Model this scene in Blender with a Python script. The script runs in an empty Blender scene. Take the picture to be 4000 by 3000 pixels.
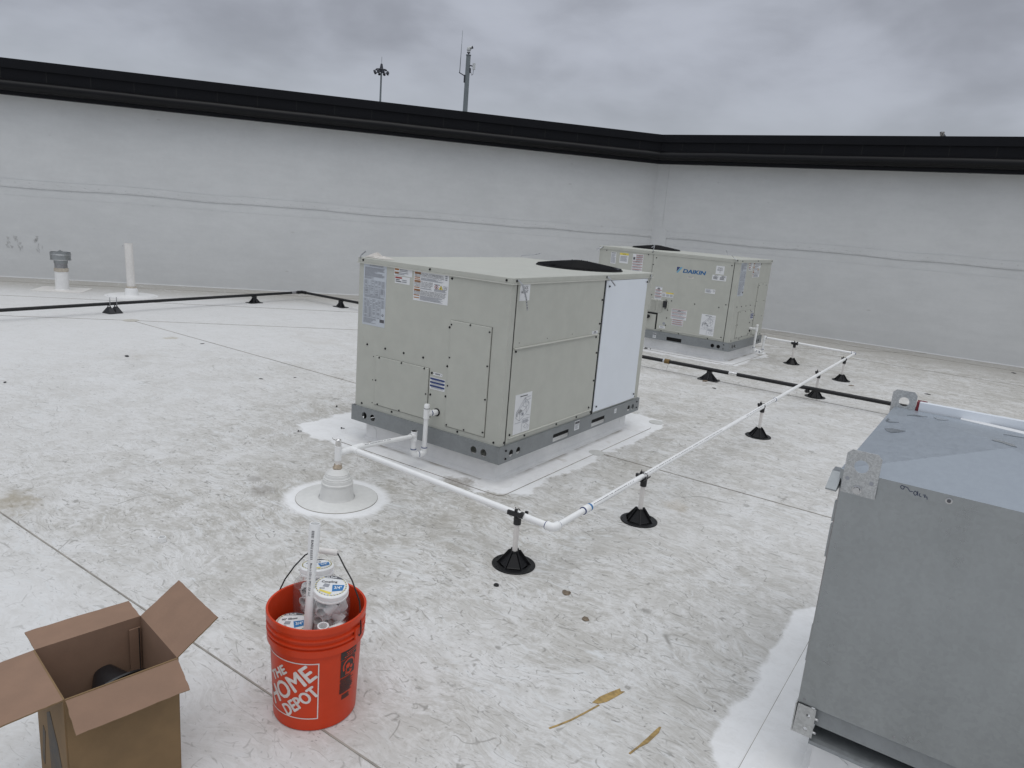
import bpy, bmesh, math, random
from mathutils import Vector as V, Matrix, geometry, noise as mnoise
rnd = random.Random(7)
PI = math.pi
sc = bpy.context.scene
COL = sc.collection

# ------------------------------------------------------------------ node helpers
class NT:
    def __init__(s, name, kind='mat'):
        if kind == 'mat':
            s.m = bpy.data.materials.new(name); s.m.use_nodes = True; s.t = s.m.node_tree
        else:
            s.m = bpy.data.worlds.new(name); s.m.use_nodes = True; s.t = s.m.node_tree
        s.t.nodes.clear()
    def n(s, typ, **kw):
        nd = s.t.nodes.new(typ)
        for k, v in kw.items(): setattr(nd, k, v)
        return nd
    def put(s, sock, v):
        if isinstance(v, bpy.types.NodeSocket): s.t.links.new(v, sock)
        elif v is not None: sock.default_value = v
    def m_(s, op, a, b=None, c=None, clamp=False):
        nd = s.n('ShaderNodeMath', operation=op, use_clamp=clamp)
        s.put(nd.inputs[0], a)
        if b is not None: s.put(nd.inputs[1], b)
        if c is not None: s.put(nd.inputs[2], c)
        return nd.outputs[0]
    def add(s, a, b): return s.m_('ADD', a, b)
    def sub(s, a, b): return s.m_('SUBTRACT', a, b)
    def mul(s, a, b): return s.m_('MULTIPLY', a, b)
    def mx(s, a, b): return s.m_('MAXIMUM', a, b)
    def sm(s, v, lo, hi, a=0., b=1.):
        nd = s.n('ShaderNodeMapRange', interpolation_type='SMOOTHSTEP')
        s.put(nd.inputs[0], v); nd.inputs[1].default_value = lo; nd.inputs[2].default_value = hi
        nd.inputs[3].default_value = a; nd.inputs[4].default_value = b
        return nd.outputs[0]
    def mix(s, f, a, b, mode='MIX'):
        nd = s.n('ShaderNodeMix', data_type='RGBA', blend_type=mode)
        s.put(nd.inputs[0], f); s.put(nd.inputs[6], c4(a)); s.put(nd.inputs[7], c4(b))
        return nd.outputs[2]
    def co(s, which='Object'): return s.n('ShaderNodeTexCoord').outputs[which]
    def map(s, v, loc=(0, 0, 0), rot=(0, 0, 0), scale=(1, 1, 1)):
        nd = s.n('ShaderNodeMapping'); s.put(nd.inputs[0], v)
        nd.inputs[1].default_value = loc; nd.inputs[2].default_value = rot; nd.inputs[3].default_value = scale
        return nd.outputs[0]
    def noise(s, v, scale, det=4., rough=.55, dist=0.):
        nd = s.n('ShaderNodeTexNoise'); s.put(nd.inputs['Vector'], v)
        nd.inputs['Scale'].default_value = scale; nd.inputs['Detail'].default_value = det
        nd.inputs['Roughness'].default_value = rough; nd.inputs['Distortion'].default_value = dist
        return nd.outputs[0]
    def vor(s, v, scale, feat='F1', out='Distance', rand=1.):
        nd = s.n('ShaderNodeTexVoronoi', feature=feat); s.put(nd.inputs['Vector'], v)
        nd.inputs['Scale'].default_value = scale; nd.inputs['Randomness'].default_value = rand
        return nd.outputs[out]
    def xyz(s, v):
        nd = s.n('ShaderNodeSeparateXYZ'); s.put(nd.inputs[0], v); return nd.outputs
    def bump(s, h, strength=.2, dist=.01):
        nd = s.n('ShaderNodeBump'); nd.inputs['Strength'].default_value = strength
        nd.inputs['Distance'].default_value = dist; s.put(nd.inputs['Height'], h); return nd.outputs[0]
    def pbr(s, col, rough=.5, metal=0., normal=None, spec=None, **kw):
        b = s.n('ShaderNodeBsdfPrincipled'); o = s.n('ShaderNodeOutputMaterial')
        s.put(b.inputs['Base Color'], c4(col)); s.put(b.inputs['Roughness'], rough); s.put(b.inputs['Metallic'], metal)
        if normal is not None: s.put(b.inputs['Normal'], normal)
        if spec is not None: b.inputs['Specular IOR Level'].default_value = spec
        for k, v in kw.items(): b.inputs[k].default_value = v
        s.t.links.new(b.outputs[0], o.inputs[0]); return s.m

def c4(c):
    if isinstance(c, tuple) and len(c) == 3: return (*c, 1.)
    return c

MATS = {}
def simple(name, col, rough=.5, metal=0., var=.12, scale=30., bump=0., bscale=200., spec=None, var2=None):
    """painted or moulded surface with uneven tone and a fine grain"""
    t = NT(name); p = t.co()
    f = t.noise(p, scale, 5., .6)
    g = t.noise(p, scale * .13, 3., .5)
    f = t.add(t.mul(f, .6), t.mul(g, .4))
    lo = tuple(c * (1 - var) for c in col); hi = tuple(min(1., c * (1 + var)) for c in col)
    if var2: lo = var2
    cc = t.mix(t.sm(f, .3, .7), lo, hi)
    rr = t.add(t.mul(t.noise(p, scale * .5, 4.), .2), rough - .1)
    nm = t.bump(t.noise(p, bscale, 3.), bump, .002) if bump else None
    MATS[name] = t.pbr(cc, rr, metal, nm, spec); return MATS[name]

def galv(name, col, rough, metal, sp=70., con=.14, stain=.2, dent=.25):
    t = NT(name); p = t.co()
    pw = t.n('ShaderNodeVectorMath', operation='ADD'); t.put(pw.inputs[0], p)
    nz = t.n('ShaderNodeTexNoise'); t.put(nz.inputs['Vector'], p); nz.inputs['Scale'].default_value = 40.
    sc_ = t.n('ShaderNodeVectorMath', operation='SCALE'); t.put(sc_.inputs[0], nz.outputs['Color']); sc_.inputs['Scale'].default_value = .02
    t.put(pw.inputs[1], sc_.outputs[0])
    spg = t.xyz(t.vor(pw.outputs[0], sp, 'F1', 'Color'))[0]
    big = t.noise(p, 3., 5., .6)
    st = t.noise(t.map(p, scale=(1., 1., .25)), 9., 6., .65)
    f = t.add(t.mul(spg, con), t.add(t.mul(big, stain), t.mul(st, stain)))
    lo = tuple(c * .8 for c in col); hi = tuple(min(1, c * 1.25) for c in col)
    cc = t.mix(t.sm(f, .05, con + 2 * stain), lo, hi)
    rr = t.add(t.mul(spg, .12), t.add(t.mul(st, .15), rough - .13))
    nm = t.bump(t.add(t.noise(p, 2.2, 2.), t.mul(t.noise(p, 7., 2.), .25)), dent, .03)
    MATS[name] = t.pbr(cc, rr, metal, nm); return MATS[name]

# ------------------------------------------------------------------ mesh helpers
class MB:
    def __init__(s): s.bm = bmesh.new()
    def face(s, pts, mi=0):
        vs = [s.bm.verts.new(p) for p in pts]
        try:
            f = s.bm.faces.new(vs); f.material_index = mi; return f
        except ValueError: return None
    def box(s, a, b, mi=0, M=None):
        x0, y0, z0 = a; x1, y1, z1 = b
        c = [V((x, y, z)) for z in (z0, z1) for y in (y0, y1) for x in (x0, x1)]
        if M is not None: c = [M @ v for v in c]
        vs = [s.bm.verts.new(p) for p in c]
        for q in ((0, 2, 3, 1), (4, 5, 7, 6), (0, 1, 5, 4), (2, 6, 7, 3), (0, 4, 6, 2), (1, 3, 7, 5)):
            s.bm.faces.new([vs[i] for i in q]).material_index = mi
    def bbox(s, a, b, bev=.003, mi=0, seg=2):
        """bevelled box"""
        n0 = set(s.bm.faces); e0 = set(s.bm.edges)
        s.box(a, b, mi)
        es = [e for e in s.bm.edges if e not in e0]
        r = bmesh.ops.bevel(s.bm, geom=es, offset=bev, segments=seg, affect='EDGES', profile=.5)
        for f in s.bm.faces:
            if f not in n0: f.material_index = mi
    def tube(s, pts, r, seg=12, mi=0, caps=True, smooth=True, closed=False):
        pts = [V(p) for p in pts]; rs = r if isinstance(r, (list, tuple)) else [r] * len(pts)
        n = len(pts); rings = []; ref = None
        for i, p in enumerate(pts):
            if closed: d = (pts[(i + 1) % n] - pts[i - 1])
            elif i == 0: d = pts[1] - p
            elif i == n - 1: d = p - pts[-2]
            else: d = (pts[i + 1] - p).normalized() + (p - pts[i - 1]).normalized()
            d = d.normalized() if d.length > 1e-9 else V((0, 0, 1))
            if ref is None:
                ref = V((0, 0, 1)) if abs(d.z) < .9 else V((1, 0, 0))
            u = d.cross(ref)
            if u.length < 1e-6: u = d.orthogonal()
            u.normalize(); w = u.cross(d).normalized(); ref = w
            rings.append([s.bm.verts.new(p + u * math.cos(2 * PI * k / seg) * rs[i] + w * math.sin(2 * PI * k / seg) * rs[i]) for k in range(seg)])
        m = n if closed else n - 1
        for i in range(m):
            A, B = rings[i], rings[(i + 1) % n]
            for k in range(seg):
                f = s.bm.faces.new([A[k], A[(k + 1) % seg], B[(k + 1) % seg], B[k]]); f.material_index = mi; f.smooth = smooth
        if caps and not closed:
            for R, rev in ((rings[0], False), (rings[-1], True)):
                f = s.bm.faces.new(R[::-1] if rev else R); f.material_index = mi
    def pipe(s, a, b, r, ri, seg=20, mi=0, mi_in=None):
        """open hollow cylinder from a to b"""
        a, b = V(a), V(b); d = (b - a).normalized(); u = d.orthogonal().normalized(); w = d.cross(u)
        R = []
        for p, rr in ((a, r), (b, r), (b, ri), (a, ri)):
            R.append([s.bm.verts.new(p + u * math.cos(2 * PI * k / seg) * rr + w * math.sin(2 * PI * k / seg) * rr) for k in range(seg)])
        for i in range(4):
            A, B = R[i], R[(i + 1) % 4]
            for k in range(seg):
                f = s.bm.faces.new([A[k], A[(k + 1) % seg], B[(k + 1) % seg], B[k]])
                f.material_index = (mi if mi_in is None or i != 2 else mi_in); f.smooth = i in (0, 2)
    def lathe(s, prof, c=(0, 0, 0), seg=32, mi=0, smooth=True, M=None):
        """prof: list of (r, z)"""
        rings = []
        for r, z in prof:
            if r < 1e-6:
                p = V((c[0], c[1], c[2] + z)); p = M @ p if M else p
                rings.append([s.bm.verts.new(p)]); continue
            R = []
            for k in range(seg):
                p = V((c[0] + r * math.cos(2 * PI * k / seg), c[1] + r * math.sin(2 * PI * k / seg), c[2] + z))
                R.append(s.bm.verts.new(M @ p if M else p))
            rings.append(R)
        for A, B in zip(rings, rings[1:]):
            for k in range(seg):
                q = []
                q.append(A[k % len(A)])
                if len(A) > 1: q.append(A[(k + 1) % seg])
                if len(B) > 1: q.append(B[(k + 1) % seg])
                q.append(B[k % len(B)])
                if len(q) > 2:
                    try:
                        f = s.bm.faces.new(q); f.material_index = mi; f.smooth = smooth
                    except ValueError: pass
    def prism(s, poly, mp, d0, d1, mi=0, holes=()):
        """2D polygon (with holes) through mp(h, v, d), thick from d0 to d1"""
        loops = [list(poly)] + [list(h) for h in holes]
        flat = [p for l in loops for p in l]
        tri = geometry.tessellate_polygon([[V((p[0], p[1], 0)) for p in l] for l in loops])
        for d, rev in ((d0, True), (d1, False)):
            vs = [s.bm.verts.new(mp(p[0], p[1], d)) for p in flat]
            for t in tri:
                try:
                    f = s.bm.faces.new([vs[i] for i in (t[::-1] if rev else t)]); f.material_index = mi
                except ValueError: pass
        for l in loops:
            k = len(l)
            for i in range(k):
                p, q = l[i], l[(i + 1) % k]
                s.face([mp(p[0], p[1], d0), mp(q[0], q[1], d0), mp(q[0], q[1], d1), mp(p[0], p[1], d1)], mi)
    def ribbon(s, pts, side, w, th=.0015, mi=0):
        pts = [V(p) for p in pts]; side = V(side).normalized() * w / 2
        for a, b in zip(pts, pts[1:]):
            n = (b - a).cross(side)
            n = n.normalized() * th if n.length > 1e-9 else V((0, 0, th))
            c = [a - side, a + side, b + side, b - side]
            vs = [s.bm.verts.new(p) for p in c + [p + n for p in c]]
            for q in ((3, 2, 1, 0), (4, 5, 6, 7), (0, 1, 5, 4), (1, 2, 6, 5), (2, 3, 7, 6), (3, 0, 4, 7)):
                s.bm.faces.new([vs[i] for i in q]).material_index = mi
    def obj(s, name, mats, parent=None, weld=True, normals=True):
        if weld: bmesh.ops.remove_doubles(s.bm, verts=s.bm.verts, dist=1e-6)
        if normals: bmesh.ops.recalc_face_normals(s.bm, faces=s.bm.faces)
        for e in s.bm.edges:
            if len(e.link_faces) == 2 and e.calc_face_angle(0.) > .62: e.smooth = False
        me = bpy.data.meshes.new(name); s.bm.to_mesh(me); s.bm.free()
        for m in (mats if isinstance(mats, (list, tuple)) else [mats]): me.materials.append(MATS[m])
        o = bpy.data.objects.new(name, me); COL.objects.link(o)
        if parent: o.parent = parent
        return o

def tag(o, label, cat, group=None):
    o['label'] = label; o['category'] = cat
    if group: o['group'] = group
    return o
def thing(name, label, cat, loc=(0, 0, 0), rz=0., group=None):
    o = bpy.data.objects.new(name, None); COL.objects.link(o); o.empty_display_size = .1
    o.location = loc; o.rotation_euler = (0, 0, rz); return tag(o, label, cat, group)
def struct(o): o['kind'] = 'structure'; return o
def copy_tree(o, parent=None):
    c = o.copy(); COL.objects.link(c)
    if parent: c.parent = parent
    for ch in list(o.children): copy_tree(ch, c)
    return c
def xy(x, y, d): return V((x, y, d))

_tc = {}
def text2d(s, bold=0.):
    """triangulated lettering: list of polygons, scaled so capitals are 1 high, plus its width"""
    if (s, bold) in _tc: return _tc[(s, bold)]
    cu = bpy.data.curves.new('lettering', 'FONT'); cu.body = s; cu.resolution_u = 3; cu.offset = bold
    ob = bpy.data.objects.new('lettering', cu); COL.objects.link(ob)
    bpy.context.view_layer.update()
    me = bpy.data.meshes.new_from_object(ob.evaluated_get(bpy.context.evaluated_depsgraph_get()))
    k = 1 / .69
    vs = [(v.co.x * k, v.co.y * k) for v in me.vertices]
    me.calc_loop_triangles()
    polys = [[vs[i] for i in p.vertices] for p in me.loop_triangles]
    w = max((v[0] for v in vs), default=0.)
    bpy.data.objects.remove(ob); bpy.data.curves.remove(cu); bpy.data.meshes.remove(me)
    _tc[(s, bold)] = (polys, w); return polys, w
def write(mb, s, mp, x, y, h, d, mi, bold=0., w=None, rot=0., shear=0., xs=1.):
    """lay lettering through mp(h, v, d); w squeezes the line to that width"""
    polys, tw = text2d(s, bold); kx = (w / tw) if w and tw else h * xs
    c, sn = math.cos(rot), math.sin(rot)
    for p in polys:
        q = []
        for (u, v) in p:
            a, b = u * kx + v * h * shear, v * h
            q.append(mp(x + a * c - b * sn, y + a * sn + b * c, d))
        mb.face(q, mi)

# ------------------------------------------------------------------ materials
simple('beige', (.485, .49, .44), .48, 0., .05, 9., .08, 500.)
simple('beige_edge', (.54, .54, .49), .45, 0., .05, 20.)
galv('rail_metal', (.27, .285, .292), .5, .45, 60., .10, .25)
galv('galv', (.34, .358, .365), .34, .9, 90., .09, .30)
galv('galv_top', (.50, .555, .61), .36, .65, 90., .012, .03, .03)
galv('lug_metal', (.48, .49, .49), .5, .5, 300., .30, .14)
galv('bracket_metal', (.47, .475, .465), .5, .3, 120., .1, .1)
galv('strap_metal', (.5, .51, .52), .4, .8, 60., .1, .1)
simple('white_panel', (.76, .80, .85), .35, 0., .02, 6.)
simple('pvc', (.86, .865, .86), .32, 0., .03, 12.)
simple('pvc_old', (.76, .74, .71), .4, 0., .06, 25.)
simple('pvc_dirty', (.74, .71, .68), .45, 0., .08, 30.)
simple('membrane_white', (.80, .80, .795), .5, 0., .05, 14., .1, 90.)
simple('boot_rubber', (.70, .70, .68), .5, 0., .05, 30., .1, 300.)
simple('caulk', (.50, .45, .38), .6, 0., .2, 60., .3, 100.)
simple('wrap_brown', (.40, .33, .25), .6, 0., .35, 60., .4, 100.)
simple('foil', (.75, .74, .73), .22, 1., .2, 60., .8, 70.)
simple('black_plastic', (.014, .014, .016), .38, 0., .2, 30.)
simple('stand_black', (.007, .007, .008), .42, 0., .2, 30., spec=.3)
simple('black_iron', (.012, .012, .013), .42, .2, .5, 30., .1, 120.)
simple('coping_black', (.0065, .007, .009), .5, 0., .12, 5., spec=.14)
simple('tube_black', (.005, .005, .006), .36, 0., .2, 5., .35, 4., spec=.22)
simple('fan_black', (.006, .006, .007), .6, 0., .1, spec=.2)
simple('gap_shadow_grey', (.10, .098, .085), .7)
simple('dark_gap', (.012, .012, .012), .8, 0.)
simple('screw_black', (.015, .015, .016), .35, .4)
simple('steel', (.55, .55, .55), .3, 1., .1)
simple('orange_plastic', (.60, .050, .012), .38, 0., .08, 9., .05, 80., spec=.3)
simple('print_white', (.72, .66, .63), .5, 0., .12, 160.)
simple('print_black', (.035, .02, .018), .5, 0., .3, 90.)
simple('card_in', (.268, .168, .115), .85, 0., .08, 14., .15, 150.)
simple('card_out', (.215, .138, .068), .85, 0., .10, 14., .15, 150.)
simple('card_print', (.05, .05, .05), .8, 0., .5, 60., var2=(.12, .09, .06))
simple('paper', (.74, .75, .76), .5, 0., .03, 30.)
simple('paper_blue', (.53, .565, .61), .5, 0., .04, 30.)
simple('paper_tan', (.66, .62, .56), .5, 0., .04, 30.)
simple('ink', (.10, .10, .11), .6)
simple('ink_soft', (.30, .31, .34), .6)
simple('ink_orange', (.42, .18, .05), .6)
simple('ink_red', (.35, .06, .05), .6)
simple('ink_yellow', (.75, .62, .12), .6)
simple('ink_navy', (.02, .045, .17), .5)
simple('ink_blue', (.02, .17, .42), .5)
simple('logo_blue', (.015, .13, .33), .45)
simple('logo_light', (.12, .42, .62), .45)
simple('primer', (.02, .045, .16), .4)
simple('tape_yellow', (.18, .11, .03), .6, 0., .4, 60.)
simple('seam_dirt_shadow', (.30, .28, .25), .85, 0., .35, 9.)  # strip colour holds both dirt and the shadow along a lap edge
simple('patch', (.50, .48, .43), .6, 0., .12, 40.)
simple('patch_grey', (.56, .56, .54), .6, 0., .10, 40.)
simple('smear', (.36, .24, .08), .45, 0., .45, 50., .3, 80.)
simple('clod', (.19, .15, .11), .9, 0., .4, 90.)
simple('scribble', (.50, .505, .50), .8)
simple('marker', (.06, .07, .11), .7)
simple('red_edge', (.20, .022, .03), .5)
simple('pole_metal', (.23, .26, .27), .5, .2, .08, 2.)
simple('pole_dark', (.06, .065, .08), .5, .2)
simple('camera_white', (.7, .72, .72), .4)
simple('puddle', (.20, .22, .24), .14, 0., .1, 30.)
simple('lattice', (.30, .28, .25), .6)
simple('asphalt', (.05, .05, .05), .9, 0., .2, 2.)
simple('scrap', (.60, .57, .53), .6, 0., .15, 60.)
simple('bare_steel', (.33, .33, .34), .4, .8, .2, 40.)

def clear():
    t = NT('clear_plastic')
    tr = t.n('ShaderNodeBsdfTransparent'); tr.inputs[0].default_value = (.99, .99, .99, 1)
    gl = t.n('ShaderNodeBsdfGlossy'); gl.inputs['Roughness'].default_value = .12
    df = t.n('ShaderNodeBsdfDiffuse'); df.inputs[0].default_value = (.7, .7, .7, 1)
    lw = t.n('ShaderNodeLayerWeight'); lw.inputs[0].default_value = .35
    m1 = t.n('ShaderNodeMixShader'); m1.inputs[0].default_value = .07
    t.t.links.new(tr.outputs[0], m1.inputs[1]); t.t.links.new(df.outputs[0], m1.inputs[2])
    m2 = t.n('ShaderNodeMixShader'); t.put(m2.inputs[0], t.add(t.mul(lw.outputs['Fresnel'], .45), .02))
    t.t.links.new(m1.outputs[0], m2.inputs[1]); t.t.links.new(gl.outputs[0], m2.inputs[2])
    o = t.n('ShaderNodeOutputMaterial'); t.t.links.new(m2.outputs[0], o.inputs[0]); MATS['clear'] = t.m
clear()

def roof_material():
    t = NT('roof_membrane'); p = t.co(); X, Y, Z = t.xyz(p)
    wob = t.noise(p, 2.6, 4., .6)
    def rect(cx, cy, hx, hy):
        dx = t.sub(t.m_('ABSOLUTE', t.sub(X, cx)), hx); dy = t.sub(t.m_('ABSOLUTE', t.sub(Y, cy)), hy)
        a, b = t.mx(dx, 0.), t.mx(dy, 0.)
        return t.add(t.m_('SQRT', t.add(t.mul(a, a), t.mul(b, b))), t.m_('MINIMUM', t.mx(dx, dy), 0.))
    def circ(cx, cy):
        a, b = t.sub(X, cx), t.sub(Y, cy)
        return t.m_('SQRT', t.add(t.mul(a, a), t.mul(b, b)))
    d1 = rect(-.624, .968, .564, .908); d2 = rect(-1.56, 6.38, .96, .60); d3 = rect(2.44, -.79, .33, .47)
    dv = circ(-.526, -.80); dva = circ(-9.396, 1.705); dvb = circ(-8.493, 2.274)
    wv = t.mul(t.sub(wob, .5), .34)
    wv2 = t.mul(t.sub(t.noise(p, 9., 6., .65), .5), .16)
    def clean(d, r, e=.02, k=1.): return t.sm(t.add(d, t.mul(t.add(wv, wv2), k)), r - e, r + e, 1., 0.)
    d1c = rect(-.80, 1.09, .74, 1.03)
    cl = clean(d1c, .235)
    for q in (clean(d2, .27), clean(d3, .27, .012, .35), clean(dv, .285, .03, .2), clean(dvb, .36, .02, .2)): cl = t.mx(cl, q)
    fine = t.noise(p, 55., 3., .6)
    # how much foot traffic an area has seen
    big = t.noise(p, .55, 3., .5)
    traffic = t.mul(t.sm(X, -6., -.8, .22, .92), t.sm(Y, -2.35, -1.9, .50, 1.))
    near = t.sm(t.m_('MINIMUM', d1, dv), .1, 1.6, .55, 0.)
    far = t.mul(t.sm(Y, 2.2, 8.5, 0., .8), t.sm(X, -3.5, 0., .25, 1.))
    dens = t.add(t.mul(traffic, t.sm(big, .3, .68, .62, 1.05)), t.add(t.mul(near, .6), t.mul(far, .55)))
    wallfoot = t.sm(Y, 8.1, 9.4, 0., .95)
    ldist = t.sub(t.mul(Y, .6658), t.add(t.mul(X, .746), 9.36))
    lfoot = t.sm(ldist, -2.0, -.55, 0., .95)
    # rubbed-in grime: cloudy fbm broken up by short strokes in several directions
    a1 = t.noise(p, 3.2, 9., .70, .4)
    a2 = t.noise(p, 13., 11., .76, .6)
    warp = t.n('ShaderNodeTexNoise'); t.put(warp.inputs['Vector'], p); warp.inputs['Scale'].default_value = 1.7; warp.inputs['Detail'].default_value = 3.
    wsc = t.n('ShaderNodeVectorMath', operation='SCALE'); t.put(wsc.inputs[0], warp.outputs['Color']); wsc.inputs['Scale'].default_value = .55
    wp = t.n('ShaderNodeVectorMath', operation='ADD'); t.put(wp.inputs[0], p); t.put(wp.inputs[1], wsc.outputs[0]); wp = wp.outputs[0]
    def strokes(rot, fx, fy, seed, lo, hi):
        v = t.map(wp, loc=(seed, -seed, 0), rot=(0, 0, rot), scale=(fx, fy, 1.))
        n = t.sm(t.noise(v, 1., 5., .62, .35), lo, hi)
        ar = t.sm(t.noise(t.map(p, loc=(-seed, seed * 2, 0)), 1.5, 3., .6), .40, .58)
        return t.mul(n, ar)
    st = None
    for rot, fx, fy, sd, lo, hi in ((.30, 7., 30., 1., .52, .59), (-.70, 9., 38., 5., .53, .60), (1.45, 8., 30., 9., .53, .60), (.95, 14., 50., 13., .52, .59), (-.15, 16., 66., 17., .53, .60), (-1.2, 13., 55., 19., .53, .60), (.6, 26., 90., 27., .54, .61), (2.2, 22., 80., 33., .54, .61)):
        q = strokes(rot, fx, fy, sd, lo, hi); st = q if st is None else t.mx(st, q)
    g = t.add(t.mul(a1, .45), t.mul(a2, .55))
    cloudy = t.sm(g, .455, .555)
    flk = t.sm(t.noise(t.map(wp, rot=(0, 0, .4), scale=(1, 1.7, 1)), 34., 6., .74), .54, .62)
    grime = t.mul(t.add(t.add(t.mul(cloudy, .44), t.mul(st, .46)), t.mul(flk, .34)), dens)
    # thin curved scuffs: contours of slow noises, broken into short runs
    def scuff(v, scale, wd, seed, msk):
        n = t.noise(t.map(v, loc=(seed, seed * 1.7, 0)), scale, 1.2, .4, .2)
        l = t.sm(t.m_('ABSOLUTE', t.sub(n, .5)), 0., wd, 1., 0.)
        m = t.noise(t.map(v, loc=(-seed, seed, 3.)), scale * 2.7, 3.)
        return t.mul(l, t.sm(m, msk, msk + .07))
    sc_ = None
    for v, s_, w, sd, mk in ((p, 1.0, .0022, 3., .55), (t.map(p, rot=(0, 0, .5), scale=(1, 2.5, 1)), 1.2, .0030, 11., .55), (t.map(p, rot=(0, 0, -.6), scale=(1, 3.2, 1)), 1.6, .0036, 23., .54),
                             (p, 3.0, .0060, 41., .57), (t.map(p, rot=(0, 0, 1.2), scale=(1, 4., 1)), 2.4, .0050, 57., .55), (p, 7.5, .016, 71., .54), (t.map(p, rot=(0, 0, -.35), scale=(1, 3., 1)), 5., .012, 83., .54), (t.map(p, rot=(0, 0, .8), scale=(1, 3.5, 1)), 6., .014, 97., .55), (t.map(p, rot=(0, 0, .1), scale=(1, 2., 1)), 9., .016, 77., .57)):
        q = scuff(v, s_, w, sd, mk); sc_ = q if sc_ is None else t.mx(sc_, q)
    def specks(v, sc2, r, thr):
        nd = t.n('ShaderNodeTexVoronoi'); t.put(nd.inputs['Vector'], v); nd.inputs['Scale'].default_value = sc2
        return t.mul(t.sm(nd.outputs['Distance'], r * .5, r, 1., 0.), t.m_('GREATER_THAN', t.xyz(nd.outputs['Color'])[0], thr))
    grit_area = t.sm(t.noise(p, 2.6, 4.), .46, .60)
    spk = t.mul(specks(t.map(p, scale=(1, 1, 0)), 30., .12, .55), grit_area)
    for rot, k, sc2, r, th in ((.6, 3.2, 20., .15, .55), (-.5, 3.6, 18., .15, .6), (1.7, 3., 24., .16, .6)):
        spk = t.mx(spk, t.mul(specks(t.map(wp, rot=(0, 0, rot), scale=(1, k, 0)), sc2, r, th), grit_area))
    spk = t.mx(spk, specks(t.map(p, scale=(1, 1, 0)), 5., .035, .70))
    br = t.add(t.mul(scuff(t.map(p, rot=(0, 0, .2), scale=(1, 2.2, 1)), 2.1, .014, 91., .55), .9), t.mul(strokes(.6, 7., 30., 31., .55, .63), .8))
    white = t.mix(fine, (.685, .685, .682), (.735, .735, .732))
    tint = t.mix(t.noise(p, 1.3, 4.), (.375, .360, .325), (.455, .438, .402))
    col = t.mix(t.m_('MINIMUM', t.mul(t.sm(a1, .25, .65), t.mul(dens, .45)), .8), white, (.585, .565, .525))
    col = t.mix(t.m_('MULTIPLY', grime, .94, clamp=True), col, tint)
    col = t.mix(t.m_('ADD', wallfoot, lfoot, clamp=True), col, t.mix(a2, (.36, .345, .315), (.50, .485, .45)))
    col = t.mix(t.m_('MULTIPLY', br, .75, clamp=True), col, (.68, .69, .69))
    col = t.mix(t.mul(t.mul(sc_, .8), t.m_('ADD', dens, .1, clamp=True)), col, (.25, .24, .22))
    brown = t.noise(t.map(p, scale=(.7, 1, 1)), .75, 4., .6)
    col = t.mix(t.mul(t.sm(brown, .6, .74), .30), col, (.38, .34, .27))
    col = t.mix(t.mul(spk, t.m_('ADD', t.mul(dens, .95), .05, clamp=True)), col, (.13, .125, .12))
    # cleaned aprons round the curbs and pipe boots
    apron = t.mix(t.noise(p, 20., 4.), (.83, .835, .84), (.87, .875, .88))
    col = t.mix(t.mul(cl, t.sm(g, .40, .62, .97, .80)), col, apron)
    # silt left by standing water along the foot of the near curb
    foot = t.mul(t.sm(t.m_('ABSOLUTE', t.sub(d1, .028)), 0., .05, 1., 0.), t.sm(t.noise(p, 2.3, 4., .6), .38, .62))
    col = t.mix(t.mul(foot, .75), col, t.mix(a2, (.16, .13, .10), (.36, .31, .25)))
    pud = t.mul(t.sm(t.noise(t.map(p, loc=(2.2, 5., 0)), 5., 3.), .60, .70), t.sm(d1, .02, .22, 1., 0.))
    col = t.mix(t.mul(pud, .5), col, (.42, .36, .28))
    # a few sizeable stains
    for cx, cy, r, c, k in ((-1.58, -2.0, .17, (.30, .25, .16), .6), (-.90, -1.03, .10, (.25, .23, .21), .55), (-1.06, -.95, .06, (.22, .20, .18), .5), (-.2, -.13, .13, (.20, .165, .12), .7), (-5.2, .95, .10, (.34, .27, .14), .45), (.95, .55, .12, (.42, .36, .27), .4)):
        dd = t.add(circ(cx, cy), t.mul(t.sub(t.noise(p, 9., 5., .65), .5), r * 2.1))
        col = t.mix(t.mul(t.sm(dd, r * .35, r, 1., 0.), t.mul(t.sm(a2, .3, .6, .5, 1.), k)), col, c)
    rough = t.add(t.mul(a1, .3), .42)
    bh = t.add(t.mul(a2, .35), t.add(t.mul(t.noise(p, 1.1, 3.), 2.0), t.mul(fine, .15)))
    MATS['roof'] = t.pbr(col, rough, 0., t.bump(bh, .16, .008), .35)
roof_material()

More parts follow.
